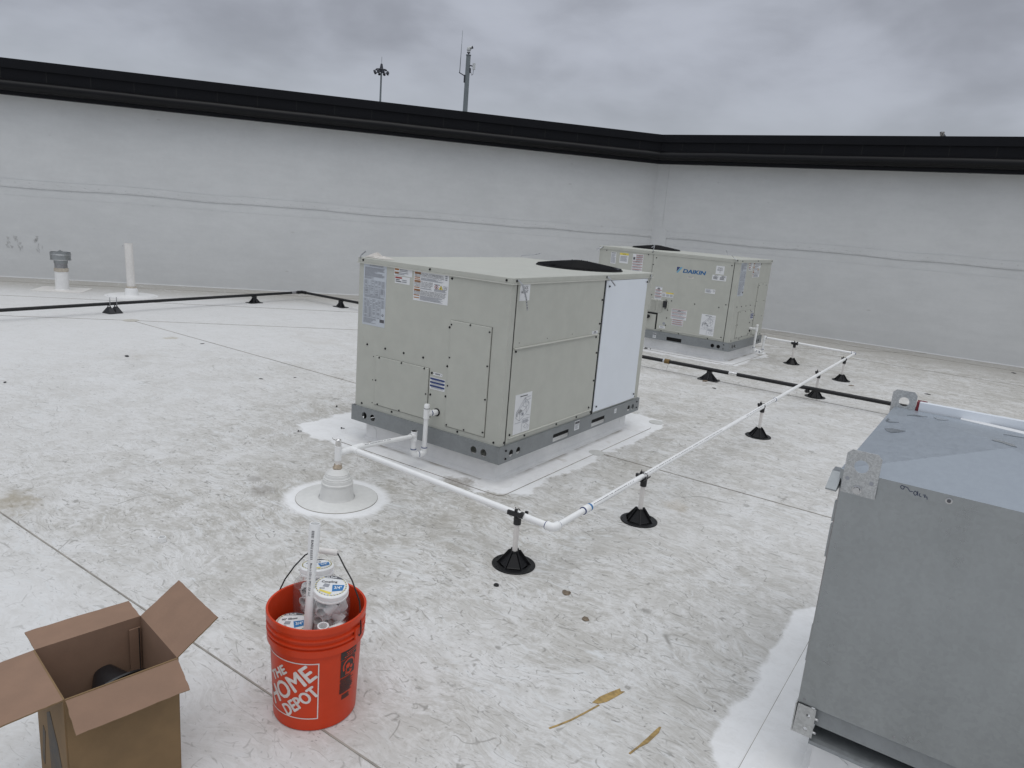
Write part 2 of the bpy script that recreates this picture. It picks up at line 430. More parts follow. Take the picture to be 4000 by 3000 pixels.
def wall_material():
    t = NT('wall_membrane'); p = t.co(); X, Y, Z = t.xyz(p)
    n1 = t.noise(p, .9, 4., .6); n2 = t.noise(t.map(p, scale=(1, 1, 3.5)), 2.2, 6., .65); n3 = t.noise(p, 14., 4.)
    f = t.add(t.mul(n1, .45), t.add(t.mul(n2, .4), t.mul(n3, .15)))
    col = t.mix(t.sm(f, .32, .68), (.615, .625, .625), (.685, .695, .695))
    def specks(sc2, r, thr):
        nd = t.n('ShaderNodeTexVoronoi'); t.put(nd.inputs['Vector'], t.map(p, scale=(1, 1, 2.2))); nd.inputs['Scale'].default_value = sc2
        return t.mul(t.sm(nd.outputs['Distance'], r * .3, r, 1., 0.), t.m_('GREATER_THAN', t.xyz(nd.outputs['Color'])[0], thr))
    col = t.mix(t.mul(specks(2.1, .10, .74), .3), col, (.36, .355, .34))
    col = t.mix(t.mul(specks(5., .07, .86), .35), col, (.33, .33, .32))
    bh = t.add(t.mul(t.noise(t.map(p, scale=(1, 1, 2.5)), 1.1, 4., .5), 1.), t.mul(t.noise(p, 7., 3.), .12))
    MATS['wall'] = t.pbr(col, .5, 0., t.bump(bh, .35, .03), .3)
    t = NT('lap_grime'); p = t.co()
    f = t.noise(t.map(p, scale=(1, 1, .6)), 6., 5., .6)
    MATS['lap_grime'] = t.pbr(t.mix(t.sm(f, .35, .65), (.575, .585, .583), (.645, .655, .655)), .6)
wall_material()

# ------------------------------------------------------------------ world, sun, camera
t = NT('World', 'world'); sc.world = t.m
SUN_EL, SUN_AZ = math.radians(70), math.radians(132)       # azimuth measured from +Y towards +X
sky = t.n('ShaderNodeTexSky', sky_type='NISHITA'); sky.sun_disc = False
sky.sun_elevation = SUN_EL; sky.sun_rotation = SUN_AZ; sky.dust_density = 3.
d = t.co('Generated'); X, Y, Z = t.xyz(d)
c1 = t.noise(t.map(d, loc=(.35, .1, .2), scale=(1, 1, 1.9)), 2.6, 4., .5, .3); c2 = t.noise(t.map(d, loc=(1.3, .7, .2), scale=(1, 1, 2.4)), 6.5, 5., .55, .2)
cl = t.add(t.mul(c1, .72), t.mul(c2, .28))
lo = (2.85, 3.0, 3.42); hi = (4.45, 4.70, 5.35)
cloud = t.mix(t.sm(cl, .36, .62), lo, hi)
cloud = t.mix(t.sm(Z, .05, .22, .75, 0.), cloud, (4.1, 4.42, 4.80))
cloud = t.mix(t.sm(Z, .36, .62), cloud, t.mix(cl, (3.42, 3.56, 3.76), (4.15, 4.31, 4.55)))
over = t.sm(Z, .36, .80, 1., 2.35)
cm = t.n('ShaderNodeVectorMath', operation='SCALE'); t.put(cm.inputs[0], cloud); t.put(cm.inputs['Scale'], over)
final = t.mix(.95, sky.outputs[0], cm.outputs[0])
bg = t.n('ShaderNodeBackground'); t.put(bg.inputs[0], final); bg.inputs[1].default_value = .1
wo = t.n('ShaderNodeOutputWorld'); t.t.links.new(bg.outputs[0], wo.inputs[0])

sl = bpy.data.lights.new('sun', 'SUN'); sl.energy = .5; sl.angle = math.radians(45); sl.color = (1., .97, .93)
so = bpy.data.objects.new('sun', sl); COL.objects.link(so)
sd = V((math.sin(SUN_AZ) * math.cos(SUN_EL), math.cos(SUN_AZ) * math.cos(SUN_EL), math.sin(SUN_EL)))
so.rotation_euler = sd.to_track_quat('Z', 'Y').to_euler(); so.location = sd * 30

cam = bpy.data.cameras.new('camera'); cam.lens = 36 * 2814.03 / 4000; cam.sensor_width = 36; cam.clip_end = 3000; cam.clip_start = .05
co_ = bpy.data.objects.new('camera', cam); COL.objects.link(co_); sc.camera = co_
CAM = V((2.3547, -3.4224, 1.6107))
R = ((.8168588, .5712483, .0801064), (.1934151, -.1404084, -.9710181), (-.5434448, .8086785, -.2251818))
co_.matrix_world = Matrix(((R[0][0], -R[1][0], -R[2][0], CAM.x), (R[0][1], -R[1][1], -R[2][1], CAM.y), (R[0][2], -R[1][2], -R[2][2], CAM.z), (0, 0, 0, 1)))
sc.view_settings.view_transform = 'Standard'; sc.view_settings.look = 'None'; sc.view_settings.exposure = .06; sc.view_settings.gamma = 1.
sc.cycles.max_bounces = 8; sc.cycles.diffuse_bounces = 4; sc.cycles.transparent_max_bounces = 16
try:
    sc.cycles.use_denoising = True
except Exception: pass

# ------------------------------------------------------------------ ground, roof
def lwx(y): return -7.424 + (y - 5.739) * .8927
YW = 9.95; KX = lwx(YW)
LD = V((.6659, .7460, 0)); LN = V((.7460, -.6659, 0))      # along / inward normal of the angled parapet
mb = MB(); mb.face([(-700, -700, -7), (700, -700, -7), (700, 700, -7), (-700, 700, -7)])
struct(mb.obj('ground', 'asphalt'))
mb = MB(); mb.face([(KX, YW, 0), (lwx(-20), -20, 0), (22, -20, 0), (22, YW, 0)])
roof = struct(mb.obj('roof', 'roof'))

def strip(a, b, w, z0=.0, z1=.004, mi=0, mb=None):
    a, b = V((*a, 0)), V((*b, 0)); d = (b - a).normalized(); n = V((-d.y, d.x, 0)) * w / 2
    m = mb or MB()
    pts = [a - n, b - n, b + n, a + n]
    m.prism([(p.x, p.y) for p in pts], xy, z0, z1, mi)
    return m
def seam(pts, w=.007):
    m = MB()
    for a, b in zip(pts, pts[1:]): strip(a, b, w, -.002, .0028, 0, m)
    return m.obj('membrane_seam', 'seam_dirt_shadow', roof)
seam([(-6.43, 1.175), (-1.45, 1.135)]); seam([(.12, 1.085), (22, 1.05)])
seam([(-9, -2.083), (22, -2.095)], .006)
seam([(lwx(-20) + 3.3, -20), (-7.33, .105), (-6.433, 1.167), (-4.604, 3.207), (1.4, 9.9)], .008)
seam([(lwx(-10) + 1.6, -10), (-9.03, .744), (-5.76, 4.336), (-.75, 9.9)], .009)
seam([(-1.128, 4.471), (22, 4.44)], .008)
seam([(-.408, 7.94), (22, 8.25)], .010)
seam([(-1.2, 9.40), (22, 9.56)], .016)
seam([(lwx(-12) + .55, -12), (-10.587, 1.328), (-8.629, 3.565), (-3.2, 9.7)], .016)
def disc(c, r, name, mat, z=.0045, seg=28, jag=.02):
    m = MB(); a = rnd.random() * 6
    m.prism([(c[0] + r * (1 + jag * math.sin(3 * k + a)) * math.cos(2 * PI * k / seg), c[1] + r * (1 + jag * math.cos(2 * k + a)) * math.sin(2 * PI * k / seg)) for k in range(seg)], xy, -.002, z)
    return m.obj(name, mat, roof)
disc((-6.43, 1.17), .085, 'seam_patch', 'patch'); disc((.117, 1.075), .058, 'seam_patch', 'patch_grey'); disc((.075, 2.225), .062, 'seam_patch', 'patch_grey')
disc((-.20, -.28), .05, 'seam_patch', 'patch_grey', .0035); disc((.55, 8.0), .10, 'seam_patch', 'patch')
# dried adhesive smears
for poly, tail in (([(1.44, -1.402), (1.445, -1.358), (1.463, -1.307), (1.479, -1.268), (1.489, -1.280), (1.5, -1.272), (1.49, -1.314), (1.476, -1.366), (1.459, -1.393)],
                    [(1.464, -1.398), (1.448, -1.461), (1.429, -1.527), (1.41, -1.576), (1.394, -1.611)]),
                   ([(1.678, -1.359), (1.683, -1.39), (1.679, -1.425), (1.675, -1.46), (1.664, -1.491), (1.656, -1.500), (1.660, -1.465), (1.664, -1.435), (1.666, -1.411), (1.672, -1.364)], [(1.660, -1.49), (1.65, -1.542)])):
    m = MB(); m.prism(poly, xy, -.001, .0022)
    for a, b in zip(tail, tail[1:]): strip(a, b, .006, -.001, .002, 0, m)
    m.obj('adhesive_smear', 'smear', roof)

# ------------------------------------------------------------------ parapet walls
def parapet(label, p0, p1, nrm, cutK0, cutK1):
    """p0->p1 foot line (membrane face), nrm inward; cutK: how far each end shifts per unit of inward offset"""
    root = thing('parapet_wall', label, 'wall', (0, 0, 0)); p0, p1 = V(p0), V(p1); n = V(nrm); dr = (p1 - p0).normalized()
    L = (p1 - p0).length
    def prof(name, pr, mat, segs=1, wob=0., smooth=False):
        """sweep a closed (offset, z) profile along the wall"""
        m = MB(); rows = []
        for i in range(segs + 1):
            row = []
            for (o, z) in pr:
                s0 = cutK0 * o; s1 = L + cutK1 * o; s = s0 + (s1 - s0) * i / segs
                q = p0 + dr * s + n * o; dz = 0
                if wob and 0 < i < segs: dz = wob * mnoise.noise(V((s * 1.1, o * 9, z)))
                row.append(m.bm.verts.new((q.x, q.y, z + dz)))
            rows.append(row)
        k = len(pr)
        for A, B in zip(rows, rows[1:]):
            for j in range(k):
                f = m.bm.faces.new([A[j], A[(j + 1) % k], B[(j + 1) % k], B[j]]); f.smooth = smooth
        m.bm.faces.new(rows[0]); m.bm.faces.new(rows[-1][::-1])
        return m.obj(name, mat, root)
    prof('wall', [(0, -.01), (0, 3.0), (-.30, 3.0), (-.30, -6.95)], 'wall')
    prof('base_flashing', [(.0, .2), (.0, 1.31), (.005, 1.31), (.005, .016), (.010, .008), (.018, .0025), (.018, -.004), (.0, -.004)], 'wall', 1)
    prof('seam_band', [(.004, 1.455), (.004, 1.57), (.010, 1.57), (.010, 1.455)], 'wall', 160, .02)
    prof('band_grime', [(.006, 1.450), (.006, 1.474), (.0118, 1.474), (.0118, 1.450)], 'lap_grime', 160, .022)
    prof('lap_edge', [(.003, 1.309), (.003, 1.314), (.0062, 1.314), (.0062, 1.309)], 'lap_grime', 1)
    prof('lap_edge', [(.006, 1.568), (.006, 1.572), (.0108, 1.572), (.0108, 1.568)], 'lap_grime', 160, .02)
    m = MB(); s = .2
    while s < L - .2:
        q = p0 + dr * s + n * .011; z = 1.515 + .012 * mnoise.noise(V((s, 0, 0)))
        m.lathe([(0, .004), (.006, .003), (.010, 0)], (0, 0, 0), 8, M=Matrix.Translation((q.x, q.y, z)) @ n.to_track_quat('Z', 'Y').to_matrix().to_4x4())
        s += .2
    m.obj('fastener_row', 'lap_grime', root)
    OV = .29  # overhang depth made up to shade the top of the wall
    k_ = lambda z: 1.61 + (z - 1.61) * .979
    prof('soffit', [(0, k_(2.845)), (OV - .03, k_(2.835)), (OV - .03, k_(2.828)), (OV, k_(2.828)), (OV, k_(2.89)), (0, k_(2.90))], 'coping_black')
    R_ = .085; pr = [(OV - .03, k_(3.06))]
    for k in range(13):
        a = PI * .62 - k * PI * 1.12 / 12
        pr.append((OV + R_ * math.cos(a), k_(2.965) + R_ * math.sin(a)))
    pr.append((OV - .03, k_(2.885)))
    prof('rolled_edge', pr, 'tube_black', 220, .008, True)
    prof('fascia_panel', [(0, k_(3.03)), (OV, k_(3.03)), (OV, k_(3.225)), (0, k_(3.225))], 'coping_black')
    prof('coping_cap', [(OV + .03, k_(3.215)), (OV + .036, k_(3.215)), (OV + .03, k_(3.355)), (-.32, k_(3.375)), (-.35, k_(3.2)), (.0, k_(3.2)), (.0, k_(3.225)), (OV + .03, k_(3.225))], 'coping_black')
    m = MB(); s = .55
    while s < L:
        q = p0 + dr * s + n * OV
        m.prism([(-.004, k_(3.055)), (.004, k_(3.055)), (.004, k_(3.215)), (-.004, k_(3.215))], lambda h, v, d: V((q.x, q.y, v)) + dr * h + n * d, -.002, .0035); s += .61
    m.obj('panel_joint', 'dark_gap', root)
    return root
half = math.tan(math.radians((180 - 131.75) / 2))   # mitre at the inside corner
p_left0 = V((lwx(-20), -20, 0)); Kp = V((KX, YW, 0))
wall_l = parapet('long angled white parapet on the left with black coping and vents before it', p_left0, Kp, LN, 0, -half)
wall_r = parapet('white parapet with black coping behind the far beige unit, running to the right', Kp, (22, YW, 0), (0, -1, 0), half, 0)
# vertical lap on the corner
m = MB(); m.prism([(KX + .22, 1.6), (KX + .23, 1.6), (KX + .225, 2.83), (KX + .215, 2.83)], lambda h, v, d: V((h, YW - d, v)), -.001, .004); m.obj('corner_lap', 'lap_grime', wall_r)
m = MB(); m.prism([(KX + .03, .1), (KX + .33, .1), (KX + .34, 1.58), (KX + .28, 1.63), (KX + .10, 1.63), (KX + .04, 1.58)], lambda h, v, d: V((h, YW - d, v)), .004, .0145); m.obj('corner_patch', 'wall', wall_r)
# faint pencil scribbles on the angled wall
def wl(s, z, o): q = V((-11.071, 1.653, 0)) + LD * s + LN * (.007 + o); return V((q.x, q.y, z))
m = MB()
for (s0, z0, n_, hh) in ((0., .66, 6, .20), (.09, .64, 4, .08), (.15, .52, 5, .08), (.40, .62, 5, .05), (.44, .50, 6, .08)):
    for k in range(n_):
        s1 = s0 + rnd.uniform(-.01, .06); z1 = z0 + rnd.uniform(-hh, .03)
        m.prism([(s1, z1), (s1 + .007, z1), (s1 + .007 + rnd.uniform(-.03, .03), z1 + rnd.uniform(.02, .06)), (s1 + rnd.uniform(-.03, .02), z1 + .05)], wl, 0, .0012)
m.obj('scribble', 'scribble', wall_l)

# ------------------------------------------------------------------ rooftop unit
A_, B_, H_, RH, ZR = 1.2477, 1.9361, 1.125, .1067, .1465
ZT = ZR + H_; ZB = ZR + RH
def f_end(h, z, o): return V((h, -o, z))
def f_right(h, z, o): return V((o, h, z))
def f_left(h, z, o): return V((-A_ - o, -h, z))     # h = -y so that h grows to the right when seen from outside
PM = ['paper', 'ink', 'ink_soft', 'ink_orange', 'ink_red', 'ink_yellow', 'ink_navy', 'ink_blue', 'paper_blue', 'paper_tan']
PI_ = {n: i for i, n in enumerate(PM)}
def rect(m, mp, x0, x1, z0, z1, d0, d1, mi=0):
    m.prism([(x0, z0), (x1, z0), (x1, z1), (x0, z1)], mp, d0, d1, mi)
class Sticker:
    def __init__(s, mp, h0, h1, z0, z1, o=.0, paper='paper'):
        s.m = MB(); s.h0, s.h1, s.z0, s.z1, s.o = h0, h1, z0, z1, o; s.raw = mp
        rect(s.m, mp, h0, h1, z0, z1, o - .001, o + .0012, PI_[paper])
    def mp(s, u, v, d): return s.raw(s.h0 + u * (s.h1 - s.h0), s.z1 - v * (s.z1 - s.z0), d)     # v runs downward
    def bar(s, u0, u1, v0, v1, ink='ink', lift=.0022):
        s.m.face([s.mp(u0, v1, s.o + lift), s.mp(u1, v1, s.o + lift), s.mp(u1, v0, s.o + lift), s.mp(u0, v0, s.o + lift)], PI_[ink]); return s
    def rows(s, v0, v1, n, u0=.06, u1=.94, ink='ink_soft', fill=.5, ragged=.35):
        st = (v1 - v0) / n
        for i in range(n):
            e = u1 - (rnd.random() ** 2) * ragged * (u1 - u0)
            s.bar(u0, e, v0 + i * st, v0 + i * st + st * fill, ink)
        return s
    def table(s, v0, v1, nr, nc, u0=.05, u1=.95):
        for i in range(nr + 1): s.bar(u0, u1, v0 + (v1 - v0) * i / nr - .0012, v0 + (v1 - v0) * i / nr + .0012, 'ink_soft')
        for j in range(nc + 1):
            u = u0 + (u1 - u0) * j / nc; s.bar(u - .004, u + .004, v0, v1, 'ink_soft')
        for i in range(nr):
            for j in range(nc):
                if rnd.random() < .75: s.bar(u0 + (u1 - u0) * (j + .2) / nc, u0 + (u1 - u0) * (j + .75) / nc, v0 + (v1 - v0) * (i + .3) / nr, v0 + (v1 - v0) * (i + .7) / nr, 'ink_soft')
        return s
    def text(s, str_, u, v, h, ink='ink', w=None, bold=0., lift=.0032):
        """baseline at (u, v) in 0..1; h height in metres"""
        H = s.h1 - s.h0; Z = s.z1 - s.z0
        write(s.m, str_, lambda a, b, d: s.raw(a, b, d), s.h0 + u * H, s.z1 - v * Z, h, s.o + lift, PI_[ink], bold, w * H if w else None); return s
    def line(s, pts, w=.0012, ink='ink', lift=.0022):
        H = s.h1 - s.h0; Z = s.z1 - s.z0
        q = [V((s.h0 + u * H, s.z1 - v * Z)) for u, v in pts]
        for a, b in zip(q, q[1:]):
            dd = (b - a).normalized(); nn = V((-dd.y, dd.x)) * w / 2
            s.m.face([s.raw(*(a - nn), s.o + lift), s.raw(*(b - nn), s.o + lift), s.raw(*(b + nn), s.o + lift), s.raw(*(a + nn), s.o + lift)], PI_[ink])
        return s
    def done(s, name, parent): return s.m.obj(name, PM, parent, weld=False, normals=False)

def rigging_diagram(S):
    S.rows(.05, .075, 1, .28, .72, 'ink', .9, 0)
    bx = [(.10, .50), (.62, .36), (.92, .24), (.92, .38), (.62, .56), (.34, .66), (.08, .60)]
    for a in ([(.12, .44), (.34, .52), (.70, .38), (.46, .30), (.12, .44)], [(.12, .44), (.10, .58), (.33, .68), (.34, .52)], [(.33, .68), (.72, .52), (.70, .38)],
              [(.46, .30), (.60, .22), (.85, .27), (.70, .38)], [(.85, .27), (.86, .40), (.72, .52)], [(.46, .30), (.58, .12), (.85, .27)], [(.12, .44), (.58, .12), (.70, .38)],
              [(.58, .12), (.94, .10)], [(.60, .20), (.94, .17)], [(.72, .56), (.94, .60)], [(.06, .72), (.44, .72)], [(.50, .66), (.50, .97)], [(.50, .66), (.98, .66)]):
        S.line(a, .0022, 'ink_soft')
    for k in range(5): S.line([(.20 + .035 * k, .435 - .012 * k), (.33 + .035 * k, .49 - .012 * k)], .003, 'ink')
    S.bar(.14, .19, .47, .56, 'ink_soft'); S.bar(.44, .56, .49, .56, 'ink_soft')
    S.rows(.69, .78, 5, .54, .92, 'ink_soft', .45)
    S.line([(.62, .86), (.75, .80), (.88, .85), (.74, .92), (.62, .86)], .002, 'ink_soft'); S.line([(.84, .95), (.97, .86)], .002, 'ink_soft')
    return S

def screw_mesh():
    m = MB(); m.lathe([(.0, .0), (.0068, .0), (.0064, .0016), (.0045, .0018)], seg=12)
    m.lathe([(.0046, .001), (.0044, .0058), (0, .006)], seg=6, smooth=False)
    o = m.obj('screw', 'screw_black'); me = o.data; bpy.data.objects.remove(o); return me
SCREW = screw_mesh()
def screw(parent, mp, h, z, o=.0, k=1.12):
    s = bpy.data.objects.new('screw', SCREW); COL.objects.link(s); s.parent = parent
    p = mp(h, z, o); q = mp(h, z, o + 1.) - p
    s.location = p; s.rotation_euler = q.to_track_quat('Z', 'Y').to_euler(); s.scale = (k, k, k)

def plate(name, mp, x0, x1, z0, z1, d, parent, mat='beige', bev=.006, gap=0.):
    """sheet-metal panel with rolled edges"""
    m = MB(); b = bev
    lo = [(x0, z0), (x1, z0), (x1, z1), (x0, z1)]; hi = [(x0 + b, z0 + b), (x1 - b, z0 + b), (x1 - b, z1 - b), (x0 + b, z1 - b)]
    mid = [(x0 + b * .25, z0 + b * .25), (x1 - b * .25, z0 + b * .25), (x1 - b * .25, z1 - b * .25), (x0 + b * .25, z1 - b * .25)]
    for P, dp, Q, dq in ((lo, -.002, lo, d * .5), (lo, d * .5, mid, d * .85), (mid, d * .85, hi, d)):
        for i in range(4):
            j = (i + 1) % 4
            m.face([mp(*P[i], dp), mp(*P[j], dp), mp(*Q[j], dq), mp(*Q[i], dq)])
    m.face([mp(*p, d) for p in hi])
    o = m.obj(name, mat, parent)
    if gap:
        m = MB(); m.prism([(x0 - gap, z0 - gap), (x1 + gap * 1.3, z0 - gap), (x1 + gap * 1.3, z1 + gap * .4), (x0 - gap * .6, z1 + gap * .4)], mp, -.001, .0012); m.obj('shadow_gap', 'gap_shadow_grey', o)  # dark outline paints the shadow line round the panel edge
    return o
def circ2(cx, cz, r, n=20): return [(cx + r * math.cos(2 * PI * k / n), cz + r * math.sin(2 * PI * k / n)) for k in range(n)]
def rrect(x0, x1, z0, z1, r=.008):
    o = []
    for (cx, cz, a0) in ((x1 - r, z1 - r, 0), (x0 + r, z1 - r, PI / 2), (x0 + r, z0 + r, PI), (x1 - r, z0 + r, 1.5 * PI)):
        for k in range(4): o.append((cx + r * math.cos(a0 + k * PI / 6), cz + r * math.sin(a0 + k * PI / 6)))
    return o

UGROUP = 'beige packaged rooftop units on white curbs'
def make_unit():
    u = thing('rooftop_unit', 'larger-looking near beige rooftop unit with a bluish white corner panel', 'air conditioner', (0, 0, 0), 0, UGROUP)
    m = MB(); m.bbox((-A_, 0, ZB - .004), (0, B_, ZT - .012), .004); m.obj('cabinet', 'beige', u)
    # top cover with a turned-down edge
    m = MB(); e = .007
    m.bbox((-A_ - e, -e, ZT - .0345), (e, B_ + e, ZT), .004)
    m.obj('top_cover', 'beige', u)
    m = MB()
    for a, b in (((-A_ - .012, -.012), (.012, -.0085)), ((.0085, -.0085), (.012, B_ + .012)), ((-A_ - .012, -.0085), (-A_ - .0085, B_ + .012))):
        m.box((*a, ZT - .0385), (*b, ZT - .031))
    m.obj('drip_edge', 'beige_edge', u)
    # base rail: perforated channel on four sides
    def rail(mp, L0, L1, holes, nm):
        m = MB(); m.prism([(L0, ZR), (L1, ZR), (L1, ZB - .002), (L0, ZB - .002)], mp, .012, .016, 0, holes)
        m.prism([(L0, ZB - .004), (L1, ZB - .004), (L1, ZB), (L0, ZB)], mp, -.02, .0165)
        m.prism([(L0, ZR), (L1, ZR), (L1, ZR + .003), (L0, ZR + .003)], mp, .009, .0155)
        m.obj(nm, 'rail_metal', u)
    r_ = .0235
    rail(f_end, -A_ - .012, .012, [circ2(-1.137, .199, r_), circ2(-1.058, .199, r_), circ2(-.18, .194, r_), circ2(-.103, .194, r_)], 'base_rail')
    rail(f_right, -.016, B_ + .012, [circ2(.111, .194, r_), circ2(.189, .194, r_), circ2(1.758, .197, r_), circ2(1.833, .196, r_), rrect(.603, .809, .157, .212), rrect(1.141, 1.345, .158, .213)], 'base_rail')
    rail(f_left, -B_ - .012, .016, [circ2(-.194, .191, r_), circ2(-.118, .191, r_), circ2(-1.758, .195, r_), circ2(-1.833, .195, r_), rrect(-.812, -.606, .157, .205), rrect(-1.345, -1.14, .157, .212)], 'base_rail')
    m = MB(); m.box((-A_ - .012, B_ + .012, ZR), (.012, B_ + .016, ZB)); m.obj('base_rail', 'rail_metal', u)
    for xx in (-.052, -A_ + .050):
        m = MB(); m.box((xx, .04, ZR + .001), (xx + .002, B_ - .02, ZB - .005)); m.obj('slot_light_block', 'dark_gap', u)  # added dark plates block the light showing through the slots
    for y, z in ((.051, .223), (.052, .171), (1.899, .228), (1.903, .177)): screw(u, f_right, y, z, .016)
    for y, z in ((.053, .224), (.054, .173)): screw(u, f_left, -y, z, .016)
    # ---- end face
    plate('access_panel', f_end, -.430, -.118, .289, .967, .008, u, gap=.0032)
    plate('access_panel', f_end, -1.058, -.586, .296, .633, .008, u, gap=.0032)
    for x, z in ((-1.205, 1.255), (-.62, 1.255), (-.036, 1.255)): screw(u, f_end, x, z, .0075)
    for x, z in ((-.445, 1.218), (-1.148, .695), (-.979, .694), (-.812, .693), (-.643, .693), (-.563, .607), (-.441, .919), (-.441, .673), (-.440, .479),
                 (-.328, .273), (-.566, .465), (-.896, .276), (-1.181, .276), (-.045, .271), (-.562, .319)): screw(u, f_end, x, z)
    for x, z in ((-.421, .94), (-.275, .957), (-.129, .938), (-.421, .733), (-.128, .732), (-.423, .552), (-.127, .525), (-.413, .30), (-.272, .30), (-.127, .318),
                 (-1.023, .625), (-.821, .625), (-.622, .625), (-1.048, .466), (-.598, .463), (-1.024, .304), (-.823, .304), (-.60, .304)): screw(u, f_end, x, z, .006)
    for x, z in ((-1.085, .622), (-1.085, .46), (-1.082, .30)):
        m = MB(); m.prism(circ2(x, z, .004, 8), f_end, -.001, .0012); m.obj('pilot_hole', 'dark_gap', u)
    m = MB(); m.prism(circ2(-.504, .361, .026, 20), f_end, .0, .003); m.obj('drain_grommet', 'dark_gap', u)
    S = Sticker(f_end, -1.203, -.994, .829, 1.238, 0, 'paper_blue')
    S.rows(.02, .05, 2, .25, .85, 'ink_soft', .5, 0); S.rows(.06, .21, 12, .05, .92, 'ink_soft', .62, .5); S.rows(.215, .25, 3, .05, .45, 'ink_soft', .5)
    S.table(.265, .37, 5, 6); S.table(.385, .50, 8, 4); S.rows(.51, .55, 3); S.table(.565, .69, 6, 7); S.table(.70, .87, 9, 4, .05, .80)
    S.bar(.78, .97, .875, .925, 'ink'); S.rows(.885, .97, 6, .05, .62, 'ink_soft', .5, .5); S.line([(.86, .80), (.90, .785), (.94, .80), (.90, .82), (.86, .80)], .003, 'ink')
    S.done('rating_label', u)
    S = Sticker(f_end, -.926, -.772, 1.188, 1.2335); S.bar(.03, .26, .06, .28, 'ink_orange'); S.bar(.03, .26, .52, .74, 'ink_orange'); S.rows(.10, .5, 2, .30, .84); S.rows(.56, .96, 2, .05, .80); S.done('warning_label', u)
    S = Sticker(f_end, -.918, -.789, 1.1375, 1.1825); S.bar(.03, .48, .08, .30, 'ink_red'); S.rows(.42, .9, 2, .06, .45, 'ink'); S.rows(.42, .9, 2, .52, .80, 'ink_soft', .5, 0); S.line([(.5, .4), (.5, .92)], .0012); S.done('warning_label', u)
    S = Sticker(f_end, -.754, -.469, 1.049, 1.2315, 0, 'paper')
    for v in (.02, .30, .60): S.bar(.02, .20, v, v + .065, 'ink_orange'); S.text('WARNING', .045, v + .054, .0075, 'ink', .14)
    for v in (.185, .245, .53, .80, .885): S.bar(.02, .18, v, v + .03, 'ink_orange')
    for s_, u0, v, w in (('RISK OF FIRE - FLAMMABLE REFRIGERANT', .22, .072, .62), ('USED. TO BE REPAIRED ONLY BY TRAINED SERVICE', .02, .118, .84), ('PERSONNEL. DO NOT PUNCTURE REFRIGERANT TUBING.', .02, .168, .86),
                         ('RISK OF FIRE - DISPOSE', .22, .355, .34), ('OF PROPERLY IN ACCORDANCE WITH', .02, .405, .54), ('FEDERAL OR LOCAL REGULATIONS.', .02, .455, .54), ('FLAMMABLE REFRIGERANT USED.', .02, .507, .50),
                         ('RISK OF FIRE - AUXILIARY DEVICES WHICH MAY', .22, .655, .74), ('BE IGNITION SOURCES SHALL NOT BE INSTALLED IN THE', .02, .700, .90), ('DUCTWORK, OTHER THAN AUXILIARY DEVICES LISTED FOR', .02, .745, .92), ('USE WITH THE SPECIFIC APPLIANCE. SEE INSTRUCTIONS.', .02, .790, .90)):
        S.text(s_, u0, v, .0066, 'ink', w)
    S.rows(.195, .29, 5, .20, .86); S.rows(.54, .585, 2, .20, .55); S.rows(.81, .97, 7, .20, .86, 'ink_soft', .5); S.rows(.50, .60, 4, .60, .96)
    S.bar(.60, .76, .345, .375, 'ink_soft'); S.line([(.61, .44), (.665, .37), (.72, .44), (.665, .51), (.61, .44)], .0032, 'ink_red'); S.bar(.65, .68, .415, .47, 'ink')
    S.m.face([S.mp(.735, .505, .0024), S.mp(.85, .505, .0024), S.mp(.7925, .365, .0024)], PI_['ink_yellow']); S.line([(.735, .505), (.85, .505), (.7925, .365), (.735, .505)], .0022, 'ink'); S.bar(.78, .805, .44, .49, 'ink', .0032)
    for s_, v in (('Refrigerant', .40), ('Safety', .445), ('Group A2L', .49)): S.text(s_, .865, v, .006, 'ink', .11)
    S.rows(.02, .20, 3, .90, .96, 'ink_soft', .6, 0)
    S.done('warning_label', u)
    S = Sticker(f_end, -.5755, -.4505, .5045, .5815)
    for v in (.05, .35, .65): S.bar(.02, .98, v, v + .15, 'ink_navy'); S.rows(v + .17, v + .29, 2, .1, .9, 'ink_soft', .4)
    S.done('notice_label', u)
    S = Sticker(f_end, -.5515, -.476, .5965, .6155); S.rows(.2, .75, 2, .22, .78, 'ink', .55, 0); S.bar(.06, .1, .25, .6, 'ink'); S.bar(.9, .94, .25, .6, 'ink'); S.done('small_label', u)
    # ---- right face
    m = MB(); m.box((-.001, .052, ZB), (.0015, .058, 1.236)); m.obj('panel_gap', 'dark_gap', u)
    m = MB(); m.box((-.001, 1.134, ZB), (.0016, 1.162, 1.236)); m.obj('panel_gap', 'dark_gap', u)
    plate('filter_door', f_right, .060, 1.138, .855, 1.236, .004, u, bev=.003)
    plate('blower_door', f_right, .060, 1.138, .262, .848, .004, u, bev=.003)
    m = MB(); m.bbox((.0, .066, .8475), (.016, 1.104, .8555), .002); m.obj('door_ledge', 'beige_edge', u)
    m = MB(); m.bbox((.0, .078, .289), (.012, 1.121, .2955), .002); m.obj('door_ledge', 'beige_edge', u)
    # bluish white coil guard sheet, a little bowed
    m = MB(); N, Mz = 10, 8; g = []
    for i in range(N + 1):
        row = []
        for j in range(Mz + 1):
            y = 1.162 + (1.850 - 1.162) * i / N; z = .268 + (1.229 - .268) * j / Mz
            o = .007 + .010 * math.sin(PI * i / N) * (.5 + .5 * math.sin(PI * j / Mz)) + .003 * mnoise.noise(V((y * 3, z * 3, 0)))
            row.append(m.bm.verts.new((o, y + (.012 * (.5 - j / Mz) if i == N else 0), z)))
        g.append(row)
    for i in range(N):
        for j in range(Mz):
            f = m.bm.faces.new([g[i][j], g[i + 1][j], g[i + 1][j + 1], g[i][j + 1]]); f.smooth = True
